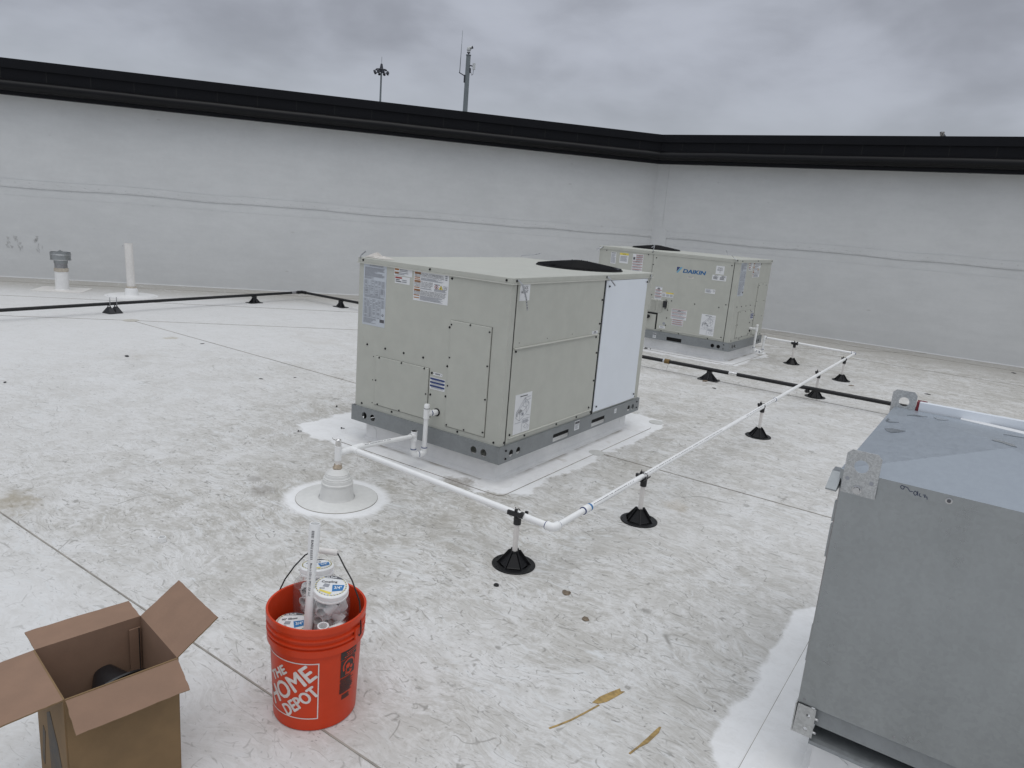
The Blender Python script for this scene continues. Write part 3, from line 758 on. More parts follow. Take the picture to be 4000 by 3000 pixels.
    rim = [g[i][0] for i in range(N + 1)] + [g[N][j] for j in range(1, Mz + 1)] + [g[i][Mz] for i in range(N - 1, -1, -1)] + [g[0][j] for j in range(Mz - 1, 0, -1)]
    for a, b in zip(rim, rim[1:] + rim[:1]):
        m.face([a.co, b.co, (.0015, b.co.y, b.co.z), (.0015, a.co.y, a.co.z)])
    m.obj('coil_guard', 'white_panel', u)
    for y, z in ((.034, 1.255), (1.149, 1.255), (1.89, 1.252)): screw(u, f_right, y, z, .0075)
    for y, z in ((1.121, 1.095), (1.12, .926), (1.088, .833), (1.119, .716), (1.121, .511), (.087, .833), (1.09, .315), (.092, .313), (.919, .275), (.648, .275), (.261, .275), (1.125, .275)): screw(u, f_right, y, z, .004)
    for y, z in ((.045, .272), (1.866, .274)): screw(u, f_right, y, z, .0)
    for y, z in ((1.199, 1.188), (1.828, 1.203), (1.195, .305), (1.826, .303)): screw(u, f_right, y, z, .012)
    for y in (.117, .432, .746):
        m = MB(); m.prism(circ2(y, .883, .003, 8), f_right, .003, .0052); m.obj('pilot_hole', 'dark_gap', u)
    S = Sticker(f_right, .0785, .184, 1.1355, 1.2355, .004); S.text('STACK', .20, .32, .0165, 'ink', .58); S.text('HEIGHT', .10, .55, .0165, 'ink', .70); S.text('3', .46, .77, .0165, 'ink'); S.done('stack_label', u)
    S = Sticker(f_right, 1.024, 1.1035, .857, .8785, .004); S.rows(.15, .5, 1, .3, .7, 'ink', .8, 0); S.rows(.55, .85, 2, .2, .8, 'ink_soft', .5, 0); S.done('small_label', u)
    rigging_diagram(Sticker(f_right, .1255, .31, .303, .557, .004)).done('rigging_label', u)
    S = Sticker(f_right, .887, .954, .183, .2505, .016); S.bar(.05, .95, .06, .34, 'ink'); S.rows(.42, .92, 5, .1, .9); S.done('notice_label', u)
    S = Sticker(f_right, 1.502, 1.536, .199, .234, .016); S.bar(.25, .5, .15, .35, 'ink_soft'); S.rows(.5, .8, 2, .2, .8); S.done('small_label', u)
    # ---- left (logo) face, h = -y
    def P(a, b): return -a, -b
    m = MB(); m.box((-A_ - .0015, .066, ZB), (-A_ + .001, .072, 1.236)); m.obj('panel_gap', 'dark_gap', u)
    m = MB(); m.box((-A_ - .0015, 1.136, .48), (-A_ + .001, 1.139, 1.236)); m.obj('panel_gap', 'dark_gap', u)
    m = MB(); m.prism([(-1.134, .492), (-.974, .492), (-.974, .262), (-.0735, .262), (-.0735, 1.236), (-1.134, 1.236)], f_left, -.001, .004); m.obj('service_door', 'beige', u)
    m = MB(); m.prism([(-1.134, .466), (-1.0, .466), (-1.0, .275), (-.982, .275), (-.982, .488), (-1.134, .488)], f_left, .0, .002); m.obj('door_gap', 'dark_gap', u)
    plate('valve_panel', f_left, -1.150, -1.002, .262, .464, .004, u, bev=.003)
    plate('coil_panel', f_left, -1.90, -1.152, .262, 1.236, .003, u, bev=.003)
    m = MB(); m.bbox((-A_ - .012, .083, .284), (-A_, .972, .2915), .002); m.obj('door_ledge', 'beige_edge', u)
    for i0, y0, y1 in ((0, 1.016, 1.098), (1, .922, 1.008)):
        m = MB()
        for k in range(11):
            z = .51 + k * .0142
            m.prism([(0, z), (.009, z - .001), (.010, z + .002), (.001, z + .010)], lambda h, v, d: V((-A_ - .004 - h, d, v)), y0 + .004, y1 - .004)
        m.obj('louver', 'beige_edge', u)
    m = MB(); m.bbox((-A_ - .03, .868, .572), (-A_ - .003, .915, .656), .003); m.obj('switch_box', 'black_plastic', u)
    m = MB(); m.bbox((-A_ - .016, .85, .571), (-A_ - .003, .866, .657), .003); m.obj('switch_cover', 'beige', u)
    m = MB(); m.tube([(-A_ - .07, 1.10, .431), (-A_ + .01, 1.10, .431)], .016); m.tube([(-A_ - .035, 1.10, .431), (-A_ - .06, 1.10, .431)], .026); m.obj('gas_stub', 'black_iron', u)
    m = MB(); m.prism(circ2(-.88, .366, .018), f_left, .003, .0055); m.obj('knockout', 'ink_soft', u)
    for y, z in ((1.887, 1.255), (1.153, 1.256), (.037, 1.256)): screw(u, f_left, -y, z, .0075)
    for y, z in ((1.827, 1.217), (1.21, 1.217), (1.094, 1.188), (1.128, 1.099), (1.132, .712), (1.099, .711), (.813, .668), (.5, .669), (.186, .67), (.103, .714), (.099, 1.191), (1.128, .505),
                 (.888, .668), (.888, .558), (.851, .544), (.851, .442), (.853, .347), (.905, .266), (.663, .266), (.273, .266), (.104, .308)): screw(u, f_left, -y, z, .004)
    m = MB(); o = .0052
    write(m, 'DAIKIN', f_left, -.717, 1.040, .046, o, 0, .02, .296, 0, .18)
    write(m, 'DAIKIN', f_left, -.7135, 1.040, .046, o + .0003, 0, .02, .296, 0, .18)
    m.face([f_left(-.797, 1.104, o), f_left(-.797, 1.045, o), f_left(-.752, 1.104, o)], 1)
    m.face([f_left(-.797, 1.035, o), f_left(-.745, 1.104, o), f_left(-.722, 1.104, o), f_left(-.782, 1.03, o)], 2)
    m.obj('logo', ['logo_blue', 'ink_navy', 'logo_light'], u, weld=False, normals=False)
    S = Sticker(f_left, *P(.64, .56), .979, 1.004, .003, 'paper_tan'); S.rows(.1, .9, 2, .1, .9, 'ink_soft', .5, .4); S.done('small_label', u)
    S = Sticker(f_left, *P(1.754, 1.677), 1.052, 1.204, .003); S.bar(.1, .9, .05, .1, 'ink'); S.rows(.16, .95, 12, .08, .92, 'ink_soft', .5); S.done('warning_label', u)
    S = Sticker(f_left, *P(1.623, 1.494), 1.072, 1.204, .003); S.bar(0, 1, 0, .2, 'ink_yellow'); S.text('CAUTION', .3, .16, .012, 'ink', .4); S.rows(.3, .85, 7, .1, .9); S.done('caution_label', u)
    S = Sticker(f_left, *P(1.430, 1.278), .98, 1.208, .003)
    for v in (.04, .16, .28, .4, .55, .7, .85): S.bar(.30 if v < .35 else .03, .97, v, v + .028, 'ink_red'); S.rows(v + .045, v + .11, 3, .32 if v < .35 else .05, .95)
    S.bar(.05, .24, .18, .33, 'ink'); S.done('warning_label', u)
    S = Sticker(f_left, *P(.289, .184), 1.070, 1.1715, .004); S.text('STACK', .20, .34, .0165, 'ink', .58); S.text('HEIGHT', .14, .57, .0165, 'ink', .70); S.text('3', .46, .80, .0165, 'ink'); S.done('stack_label', u)
    S = Sticker(f_left, *P(.323, .145), .993, 1.058, .004)
    for k in range(24):
        for u0 in (.05, .55): S.bar(u0 + .1 + k * .0115, u0 + .1 + k * .0115 + .006 * rnd.random() + .002, .06, .24, 'ink')
    S.rows(.3, .85, 4, .08, .44, 'ink'); S.rows(.3, .85, 4, .55, .95, 'ink'); S.done('barcode_label', u)
    S = Sticker(f_left, *P(.391, .26), .825, .878, .004); S.rows(.12, .85, 5, .06, .66, 'ink_soft'); S.line([(.78, .3), (.9, .2), (.94, .5), (.82, .6), (.78, .3)], .003, 'ink'); S.done('small_label', u)
    S = Sticker(f_left, *P(1.055, .96), .666, .829, .004); S.bar(.03, .97, .02, .05, 'ink_soft'); S.line([(.3, .2), (.5, .1), (.68, .2), (.3, .2)], .008, 'ink')
    for v in (.26, .5, .74): S.bar(.04, .96, v, v + .04, 'ink_red'); S.rows(v + .06, v + .2, 4)
    S.done('warning_label', u)
    S = Sticker(f_left, *P(.955, .797), .706, .768, .004); S.bar(0, .34, 0, .22, 'paper_tan'); S.bar(.34, 1, 0, .26, 'ink_yellow'); S.rows(.36, .9, 5, .04, .32); S.rows(.4, .9, 4, .38, .66); S.rows(.4, .9, 4, .70, .97); S.done('caution_label', u)
    S = Sticker(f_left, *P(.797, .586), .445, .575, .004); S.line([(.4, .2), (.5, .08), (.6, .2), (.4, .2)], .004, 'ink')
    for v in (.04, .34, .66): S.bar(.03, .97, v, v + .035, 'ink_red'); S.rows(v + .08, v + .28, 4, .04, .96, 'ink_soft', .4)
    S.done('warning_label', u)
    S = Sticker(f_left, *P(.773, .62), .364, .443, .004)
    for v in (.05, .38, .7): S.bar(.03, .97, v, v + .07, 'ink_red'); S.rows(v + .1, v + .28, 2, .04, .96, 'ink_soft', .4)
    S.done('warning_label', u)
    rigging_diagram(Sticker(f_left, *P(.389, .206), .303, .564, .004)).done('rigging_label', u)
    S = Sticker(f_left, *P(.938, .86), .3005, .3315, .004); S.rows(.2, .8, 2, .2, .8, 'ink_soft', .6, 0); S.done('small_label', u)
    S = Sticker(f_left, *P(1.0045, .962), .163, .2245, .016); S.bar(.05, .95, .08, .35, 'ink'); S.rows(.45, .9, 4); S.done('notice_label', u)
    # ---- condenser fan on the top
    cx, cy, z0 = FAN
    m = MB(); m.lathe([(.335, 0), (.335, .006), (.318, .014), (.318, .002)], (cx, cy, z0), 48); m.obj('fan_ring', 'fan_black', u)
    m = MB()
    for k in range(22):
        r = .040 + .0135 * k; z = z0 + .058 - .047 * (r / .34) ** 1.15
        m.tube([(cx + r * math.cos(2 * PI * i / 40), cy + r * math.sin(2 * PI * i / 40), z) for i in range(40)], .0026, 5, closed=True)
    for k in range(4):
        a = PI / 4 + k * PI / 2; pts = []
        for i in range(8):
            r = .02 + .32 * i / 7; pts.append((cx + r * math.cos(a), cy + r * math.sin(a), z0 + .054 - .047 * (r / .34) ** 1.15))
        m.tube(pts, .0045, 6)
    m.obj('fan_grille', 'fan_black', u)
    m = MB(); m.lathe([(.0, .030), (.055, .028), (.06, .004), (0, .003)], (cx, cy, z0), 20); m.obj('fan_hub', 'fan_black', u)
    m = MB()
    for k in range(3):
        a = k * 2 * PI / 3; ca, sa = math.cos(a), math.sin(a)
        q = []
        for r, w_, zz in ((.05, .05, .0), (.18, .10, .0), (.30, .13, .0)):
            for s_ in (-1, 1): q.append(V((cx + r * ca - s_ * w_ * sa, cy + r * sa + s_ * w_ * ca, z0 + .012 + s_ * w_ * .07)))
        for i in (0, 2): m.face([q[i], q[i + 1], q[i + 3], q[i + 2]])
    m.obj('fan_blade', 'pole_dark', u)
    m = MB(); m.lathe([(0, .0015), (.318, .0015)], (cx, cy, z0), 40); m.obj('fan_well', 'dark_gap', u)
    for k in range(4):
        a = k * PI / 2 + .3; s = bpy.data.objects.new('screw', SCREW); COL.objects.link(s); s.parent = u; s.location = (cx + .06 * math.cos(a), cy + .06 * math.sin(a), z0 + .052)
    return u
FAN = (-.42, 1.50, ZT)
near_unit = make_unit()
far_unit = copy_tree(near_unit)
FS = 1.0438; FYAW = -.0221
FO = V((-.5056, 5.7326, 0))
far_unit['label'] = 'far beige rooftop unit with a blue logo on its long side'
fs, fc = math.sin(FYAW), math.cos(FYAW)
far_unit.location = (FO.x - fs * A_ * FS, FO.y + fc * A_ * FS, ZR * (1 - FS))
far_unit.rotation_euler = (0, 0, FYAW + PI / 2); far_unit.scale = (FS, FS, FS)

# hanger straps left on the cap screws
def strap(u, pts, side, w=.011):
    m = MB(); m.ribbon(pts, side, w, .0016); 
    a, b = V(pts[-2]), V(pts[-1]); sd_ = V(side).normalized()
    n = (b - a).cross(sd_).normalized()
    for k in range(4):
        c = a.lerp(b, .2 + .2 * k)
        m.lathe([(0, .0022), (.003, .0022), (.003, -.0008), (0, -.0008)], seg=8, mi=1, M=Matrix.Translation(c) @ n.to_track_quat('Z', 'Y').to_matrix().to_4x4())
    return m.obj('hanger_strap', ['strap_metal', 'dark_gap'], u)
strap(near_unit, [(.014, .034, 1.262), (.030, .060, 1.235), (.045, .085, 1.165), (.05, .105, 1.085)], (.1, 1, .25))
strap(near_unit, [(.014, 1.149, 1.258), (.03, 1.165, 1.24), (.05, 1.21, 1.195)], (.2, .8, .6))
strap(near_unit, [(.014, 1.885, 1.258), (.02, 1.87, 1.24), (.018, 1.845, 1.195)], (.1, 1, .3), .012)
strap(near_unit, [(-1.235, -.012, 1.262), (-1.225, -.01, 1.285), (-1.19, .0, 1.315)], (.6, -.2, -.5))
strap(near_unit, [(-1.235, 1.90, 1.272), (-1.235, 1.90, 1.288), (-1.12, 1.92, 1.305), (-1.05, 1.93, 1.325)], (0, .4, 1), .008)
strap(far_unit, [(-1.262, 1.887, 1.262), (-1.275, 1.92, 1.24), (-1.285, 1.97, 1.215)], (.5, .5, 1), .02)
strap(far_unit, [(-1.262, 1.153, 1.258), (-1.27, 1.14, 1.29), (-1.262, 1.135, 1.345), (-1.262, 1.175, 1.31)], (.3, 1, .2), .014)
strap(far_unit, [(-1.262, .045, 1.262), (-1.27, .08, 1.285), (-1.262, .12, 1.315)], (.5, .5, .6), .016)
strap(far_unit, [(-.05, .60, 1.272), (-.04, .61, 1.30), (-.03, .64, 1.345)], (0, 1, .2), .007)
# crumpled film scrap on the near unit's cover
m = MB(); N = 14; g = []
for i in range(N):
    row = []
    for j in range(N):
        x = -1.225 + .20 * i / (N - 1); y = .02 + .09 * j / (N - 1); e = max(0., math.sin(PI * i / (N - 1))) ** .7 * max(0., math.sin(PI * j / (N - 1))) ** .6
        row.append(m.bm.verts.new((x + .008 * mnoise.noise(V((i * .9, j * .9, 1))), y, ZT + .002 + e * (.014 + .022 * mnoise.noise(V((i * .55, j * .7, 4))) ** 2 + .010 * mnoise.noise(V((i * 1.3, j * 1.2, 7))) + (.02 if i < 6 else 0)))))
    g.append(row)
for i in range(N - 1):
    for j in range(N - 1): m.bm.faces.new([g[i][j], g[i + 1][j], g[i + 1][j + 1], g[i][j + 1]])
tag(m.obj('film_scrap', 'scrap', normals=True), 'crumpled pale film scrap on the rear corner of the near unit top', 'scrap')

# ------------------------------------------------------------------ roof curbs
CG = 'white membrane covered curbs under the units'
def curb(label, x0, x1, y0, y1, M=None, ext=.18, zt=ZR, group=CG, lug=True):
    c = thing('roof_curb', label, 'roof curb', (0, 0, 0), 0, group)
    if M is not None: c.matrix_world = M
    m = MB()
    pr = [(.0, zt), (.0, .03), (.012, .010), (.03, .005)]
    P = lambda o, z: [(x0 - o, y0 - o, z), (x1 + o, y0 - o, z), (x1 + o, y1 + o, z), (x0 - o, y1 + o, z)]
    L = [P(*q) for q in pr]
    for a, b in zip(L, L[1:]):
        for i in range(4): m.face([a[i], a[(i + 1) % 4], b[(i + 1) % 4], b[i]])
    m.face(P(.0, zt)); bmesh.ops.remove_doubles(m.bm, verts=m.bm.verts, dist=1e-5)
    m.obj('curb_wall', 'membrane_white', c)
    m = MB()
    ring = rrect(x0 - ext, x1 + ext, y0 - ext, y1 + ext, .05)
    m.prism(ring, xy, -.002, .0035, 0, [[(x0 - .02, y0 - .02), (x1 + .02, y0 - .02), (x1 + .02, y1 + .02), (x0 - .02, y1 + .02)]])
    m.obj('flashing_edge', 'seam_dirt_shadow', c)
    m = MB(); m.prism(rrect(x0 - ext + .002, x1 + ext - .002, y0 - ext + .002, y1 + ext - .002, .048), xy, -.002, .0042, 0, [[(x0 - .015, y0 - .015), (x1 + .015, y0 - .015), (x1 + .015, y1 + .015), (x0 - .015, y1 + .015)]])
    m.obj('flashing_skirt', 'roof', c)
    # corner reinforcement patches
    for sx, X_ in ((-1, x0), (1, x1)):
        for sy, Y_ in ((-1, y0), (1, y1)):
            m = MB()
            m.prism([(0, .0), (-.10, .0), (-.10, zt * .62), (-.06, zt * .75), (0, zt * .8)], lambda h, v, d: V((X_ + sx * h, Y_ + sy * d, v)), .0, .0022)
            m.prism([(0, .0), (-.10, .0), (-.10, zt * .62), (-.06, zt * .75), (0, zt * .8)], lambda h, v, d: V((X_ + sx * d, Y_ + sy * h, v)), .0, .0022)
            m.prism([(-.07, -.07), (.10, -.07), (.13, .0), (.11, .11), (.0, .13), (-.07, .10)], lambda h, v, d: V((X_ + sx * h, Y_ + sy * v, d)), .003, .0062)
            m.obj('corner_patch', 'membrane_white', c)
    return c
curb('white curb and flashing skirt under the near unit', -A_ + .06, -.06, .06, B_ - .06)
Mf = far_unit.matrix_basis.copy()
Mf = Matrix.Translation((far_unit.location.x, far_unit.location.y, 0)) @ Matrix.Rotation(FYAW + PI / 2, 4, 'Z')
curb('white curb and flashing skirt under the far unit with a blue logo', (-A_ + .06) * FS, -.06 * FS, .06 * FS, (B_ - .06) * FS, Mf)

# ------------------------------------------------------------------ white drain line
dl = thing('drain_line', 'white plastic drain pipe joining both beige units and the stepped boot', 'pipe', (0, 0, 0))
PR, FR = .0152, .0192
def bend(c, a, b, r, n=7, leg=.03):
    """fillet round corner c between directions to a and b"""
    c = V(c); da = (V(a) - c).normalized(); db = (V(b) - c).normalized(); k = .024
    P0, P1 = c + da * k, c + db * k
    pts = [c + da * (k + leg)]
    for i in range(n + 1):
        t_ = i / n; pts.append(P0.lerp(c, t_).lerp(c.lerp(P1, t_), t_))
    pts.append(c + db * (k + leg)); return pts
def elbow(c, a, b, ring=True, r=FR, leg=.012):
    m = MB(); pts = bend(c, a, b, .02, 7, leg); m.tube(pts, r, 16)
    for e, f in ((pts[0], pts[1]), (pts[-1], pts[-2])):
        d_ = (V(e) - V(f)).normalized(); m.tube([V(e) - d_ * .008, V(e)], r + .0012, 16)
        if ring: m.tube([V(e), V(e) + d_ * .005], r * .96, 16, 1)
    return m.obj('elbow', ['pvc', 'primer'], dl)
def pipe_run(a, b, name='pipe', r=PR, mat='pvc'):
    m = MB(); n = max(2, int((V(b) - V(a)).length / .5)); m.tube([V(a).lerp(V(b), i / n) for i in range(n + 1)], r, 16); return m.obj(name, mat, dl)
def sleeve(a, b, name='coupling', r=FR, ring=True):
    a, b = V(a), V(b); d_ = (b - a).normalized(); m = MB(); m.tube([a, a + d_ * .002, b - d_ * .002, b], [r - .001, r, r, r - .001], 16)
    if ring: m.tube([a - d_ * .006, a], r * .97, 16, 1)
    return m.obj(name, ['pvc', 'primer'], dl)
def tee(c, axis, branch, r=FR, la=.032, lb=.032, ring=False):
    c = V(c); ax = V(axis).normalized(); br = V(branch).normalized(); m = MB()
    m.tube([c - ax * la, c + ax * la], r, 16); m.tube([c, c + br * lb], r, 16)
    for e, d_ in ((c - ax * la, -ax), (c + ax * la, ax), (c + br * lb, br)): m.tube([e - d_ * .007, e], r + .0012, 16)
    if ring: m.tube([c + br * lb, c + br * (lb + .003)], r * .93, 16, 1)
    return m.obj('tee', ['pvc', 'primer'], dl)
def pipe_print(a, b, s0, s1, ang=0.9):
    """rows of small dark legend along a run"""
    a, b = V(a), V(b); d_ = (b - a).normalized(); sd_ = d_.cross(V((0, 0, 1))).normalized()
    if (CAM - a).dot(sd_) < 0: sd_ = -sd_
    upv = V((0, 0, 1)); m = MB(); s = s0
    mid = sd_ * math.cos(ang) + upv * math.sin(ang); tn = d_.cross(mid)
    while s < s1:
        w_ = rnd.uniform(.003, .02)
        c = a + d_ * s + mid * (PR + .0005)
        hgt = .0028
        m.face([c - tn * hgt / 2, c + d_ * w_ - tn * hgt / 2, c + d_ * w_ + tn * hgt / 2, c + tn * hgt / 2]); s += w_ + rnd.choice((.003, .004, .012))
    return m.obj('pipe_print', 'ink', dl, normals=False)
BT = V((-.522, -.700, .265)); ST = V((-.526, -.800, .265))
E1 = V((.866, -.776, .262)); E2 = V((.852, 6.60, .266)); F2 = V((-.285, 6.54, .297))
# stack tee with foil plug
m = MB(); m.tube([(-.526, -.8, .185), (-.526, -.8, .23)], .0155, 18); m.obj('riser', 'pvc_dirty', dl)
m = MB(); m.tube([(-.526, -.8, .222), (-.526, -.8, .305)], .0195, 20); m.tube([(-.526, -.8, .262), (-.524, -.745, .264)], .0185, 18); m.obj('sanitary_tee', 'pvc', dl)
m = MB(); m.lathe([(.0155, -.004), (.0165, .012), (.0150, .026), (.0165, .034), (.010, .040), (0, .037)], (-.526, -.8, .305), 14)
for v in m.bm.verts: v.co += V((mnoise.noise(v.co * 160), mnoise.noise(v.co * 160 + V((5, 0, 0))), mnoise.noise(v.co * 160 + V((0, 7, 0))))) * .0035
m.obj('foil_plug', 'foil', dl)
m = MB(); m.lathe([(.016, .0), (.026, .004), (.027, .016), (.022, .026), (.018, .034), (.0158, .036)], (-.528, -.8, .165), 18)
for v in m.bm.verts: v.co += V((mnoise.noise(v.co * 70), mnoise.noise(v.co * 70 + V((5, 0, 0))), mnoise.noise(v.co * 70 + V((0, 7, 0))))) * .007
m.obj('sealant_wrap', 'wrap_brown', dl)
R2 = V((-.553, -.150, .222)); R1 = V((-.526, -.078, .1))
m = MB(); m.tube([(-.524, -.752, .264), (-.523, -.66, .265)], .0195, 18); m.tube([BT, BT + V((.05, -.004, 0))], .0185, 18); m.tube([BT + V((.043, -.003, 0)), BT + V((.052, -.004, 0))], .0200, 18); m.tube([(-.523, -.668, .265), (-.525, -.62, .2635)], .0205, 18); m.obj('branch_tee', 'pvc', dl)
pipe_run((-.524, -.63, .264), R2 + V((0, -.02, 0)), r=.0138); pipe_print((-.524, -.63, .264), R2, .02, .24)
tee(R2, (0, 0, 1), (-.05, -1, .05))
pipe_run((R2.x, R2.y, .115), (R2.x, R2.y, R2.z - .03))
elbow((R2.x, R2.y, .096), (R2.x, R2.y, .3), (R1.x, R1.y, .096)); elbow((R1.x, R1.y, .098), (R1.x, R1.y, .3), (R2.x, R2.y, .096))
RT = V((-.522, -.078, .362))
pipe_run((R1.x, R1.y, .12), (RT.x, RT.y, RT.z - .02))
tee(RT, (0, 0, 1), (.018, .078, .0), ring=True)
pipe_run((RT.x, RT.y, RT.z), (-.504, .0, .361)); sleeve((-.511, -.042, .3615), (-.505, -.002, .361))
m = MB(); m.lathe([(.0155, 0), (.0175, .002), (.0178, .022), (.014, .028), (0, .029)], (RT.x, RT.y, RT.z + .034), 16); m.obj('cleanout_cap', 'pvc', dl)
# long run
pipe_run(BT + V((.045, -.003, 0)), E1 - V((.03, -.002, 0)), r=.0158); elbow(E1, BT, E2, r=.0205)
pipe_run(E1 + V((0, .03, 0)), E2 - V((0, .03, 0))); elbow(E2, E1, F2)
sleeve((.865, -.50, .262), (.865, -.45, .262), r=.0200); sleeve((.858, 2.87, .263), (.858, 2.92, .263))
m = MB(); m.tube([(.865, -.452, .262), (.865, -.436, .262)], .0193, 16); m.obj('primer_mark', 'ink_blue', dl)
pipe_print(E1, E2, .36, .82); pipe_print(E1, E2, .95, 2.25); pipe_print(E1, E2, 2.8, 3.6)
pipe_run(E2 - V((.03, 0, 0)), F2 + V((.03, 0, 0)))
tee(F2, (0, 0, 1), (1, 0, 0), ring=True); pipe_run(F2 - V((0, 0, .19)), F2 - V((0, 0, .03)))
G1 = V((-.39, 6.485, .105)); FB = V((F2.x, F2.y, .095))
elbow(FB, F2, (G1.x, G1.y, FB.z)); elbow(G1, G1 + V((0, 0, 1)), FB); pipe_run(G1 + V((-.0, .0, .02)), FB, r=.013)
GT = V((-.39, 6.485, .40)); pipe_run(G1 + V((0, 0, .03)), GT - V((0, 0, .03))); tee(GT, (0, 0, 1), (-1, .02, 0)); pipe_run(GT, (-.50, 6.49, .395)); sleeve((-.455, 6.488, .397), (-.49, 6.49, .395), ring=False)
m = MB(); m.lathe([(.0155, 0), (.0175, .002), (.0178, .022), (.014, .028), (0, .029)], (GT.x, GT.y, GT.z + .034), 16); m.obj('cleanout_cap', 'pvc', dl)

# stepped boot
bt = thing('pipe_boot', 'stepped white pipe boot on a round flange between bucket and near unit', 'pipe boot', (-.526, -.80, 0))
m = MB(); m.lathe([(.224, -.002), (.224, .0035), (.220, .0055), (.11, .0065), (.10, .0075)], seg=48); m.obj('flange', 'boot_rubber', bt)
m = MB(); m.lathe([(.2258, -.002), (.2258, .0028), (.219, .003)], seg=48); m.obj('flange_edge', 'seam_dirt_shadow', bt)
m = MB(); m.lathe([(.098, .006), (.0935, .012), (.0915, .02), (.0845, .086), (.0875, .089), (.0875, .096), (.082, .100), (.0785, .118), (.0755, .120), (.0755, .126), (.070, .130), (.066, .143), (.063, .145), (.063, .150), (.056, .154), (.046, .163), (.034, .172), (.018, .176)], seg=48); m.obj('boot', 'boot_rubber', bt)

# ------------------------------------------------------------------ pipe stands
SG = 'black footed stands carrying the white drain pipe'
def make_stand():
    s = thing('pipe_stand', 'x', 'pipe stand', (0, 0, 0), 0, SG)
    m = MB(); m.lathe([(0, 0), (.1045, 0), (.1045, .004), (.102, .006), (.07, .0065)], seg=40); m.lathe([(.07, .0065), (.066, .010), (.0245, .062), (.0225, .072), (.0150, .072), (.015, .04)], seg=6, smooth=False)
    for k in range(6):
        a = k * PI / 3; M = Matrix.Rotation(a, 4, 'Z')
        m.prism([(.018, .006), (.084, .005), (.080, .010), (.0285, .077), (.018, .077)], lambda h, v, d: M @ V((h, d, v)), -.0022, .0022)
    for k in range(6):
        a = k * PI / 3 + PI / 6
        m.lathe([(.0, .0075), (.003, .0075), (.003, .005)], (.093 * math.cos(a), .093 * math.sin(a), 0), 8, 1)
    m.obj('base', ['stand_black', 'dark_gap'], s)
    m = MB(); m.tube([(0, 0, .04), (0, 0, .232)], .0128, 16); m.obj('post', 'pvc_dirty', s)
    m = MB(); m.tube([(0, 0, .208), (0, 0, .246)], .0185, 18)
    pr = []
    for k in range(11):
        a = PI + k * PI / 10; pr.append((.0205 * math.cos(a), .262 + .0205 * math.sin(a)))
    for k in range(11):
        a = 2 * PI - k * PI / 10; pr.append((.0165 * math.cos(a), .262 + .0165 * math.sin(a)))
    m.prism(pr, lambda h, v, d: V((h, d, v)), -.042, .042)
    m.box((-.031, -.042, .256), (-.0185, .042, .276)); m.box((-.034, -.045, .268), (-.0185, -.030, .285)); m.box((.0185, -.040, .258), (.028, -.026, .274))
    m.obj('cradle', 'black_plastic', s)
    m = MB(); m.tube([(.0205 * math.cos(2 * PI * k / 20), .0 + .004 * math.sin(2 * PI * k / 20), .262 + .0205 * math.sin(2 * PI * k / 20)) for k in range(20)], .0022, 6, closed=True)
    m.box((-.026, -.006, .274), (-.014, .006, .288)); m.tube([(-.02, 0, .286), (-.022, .004, .298)], .0022, 6)
    m.obj('cable_tie', 'black_plastic', s); return s
st = make_stand()
spots = (((.657, -.756), PI / 2 + .06, 0, 'nearest black footed stand, in front of the near unit by the pipe elbow'),
         ((.874, .177), 0, 1, 'stand on the long pipe run, first one past the front elbow'),
         ((.850, 2.546), 0, 2, 'stand on the long pipe run, just short of the white coupling in mid run'),
         ((.840, 4.645), 0, 3, 'stand right behind the black gas pipe where the white pipe crosses'),
         ((.852, 5.958), 0, 4, 'stand next to the far elbow of the white pipe'),
         ((.114, 6.560), PI / 2, 5, 'farthest stand, beside the trap of the far unit'))
for (x, y), rz, i, lab in spots:
    o = st if i == 0 else copy_tree(st)
    o.location = (x, y, 0); o.rotation_euler = (0, 0, rz); o['label'] = lab
    if i == 5: o.scale = (1, 1, 1.07)

# ------------------------------------------------------------------ black gas pipe
gp = thing('gas_pipe', 'long black iron gas pipe bending across the roof behind the near unit', 'pipe', (0, 0, 0))
GZ = .122; GC = V((-7.27, 4.46, GZ)); GE = V((9., 4.40, GZ)); GL = V((-6.55, -6., GZ))
def gpart(name, pts, r, mat='black_iron', seg=16): m = MB(); m.tube(pts, r, seg); return m.obj(name, mat, gp)
gpart('pipe', [GC.lerp(GL, .004), GC.lerp(GL, .5), GL], .021); gpart('pipe', [GC.lerp(GE, .002), GC.lerp(GE, .3), GE], .021)
m = MB(); m.tube([GC.lerp(GL, .009), GC, GC.lerp(GE, .006)], .027, 16); m.obj('elbow', 'black_iron', gp)
gpart('coupling', [V((-.81, 4.436, GZ)), V((-.75, 4.436, GZ))], .028, 'tape_yellow'); gpart('tape', [V((-.83, 4.436, GZ)), V((-.808, 4.436, GZ))], .0225, 'paper_blue')
m = MB(); m.tube([V((-.76, 4.43, GZ - .02)), V((-.757, 4.41, GZ - .05)), V((-.763, 4.40, GZ - .09))], .002, 5); m.obj('tag_wire', 'bare_steel', gp)
m = MB(); m.tube([V((-.045, 4.434, GZ)), V((-.02, 4.434, GZ)), V((.02, 4.434, GZ)), V((.045, 4.434, GZ))], [.0225, .0245, .0225, .023], 14); m.obj('tape', 'foil', gp)
gpart('tape', [GC.lerp(GL, .014), GC.lerp(GL, .022)], .0225, 'bare_steel')
m = MB(); m.lathe([(.0, -.016), (.022, -.012), (.026, 0), (.02, .014), (0, .018)], (.80, 4.41, GZ - .032), 9)
for v in m.bm.verts: v.co += V((mnoise.noise(v.co * 50), mnoise.noise(v.co * 50 + V((5, 0, 0))), mnoise.noise(v.co * 50 + V((0, 7, 0))))) * .014
m.obj('sealant_lump', 'black_iron', gp)

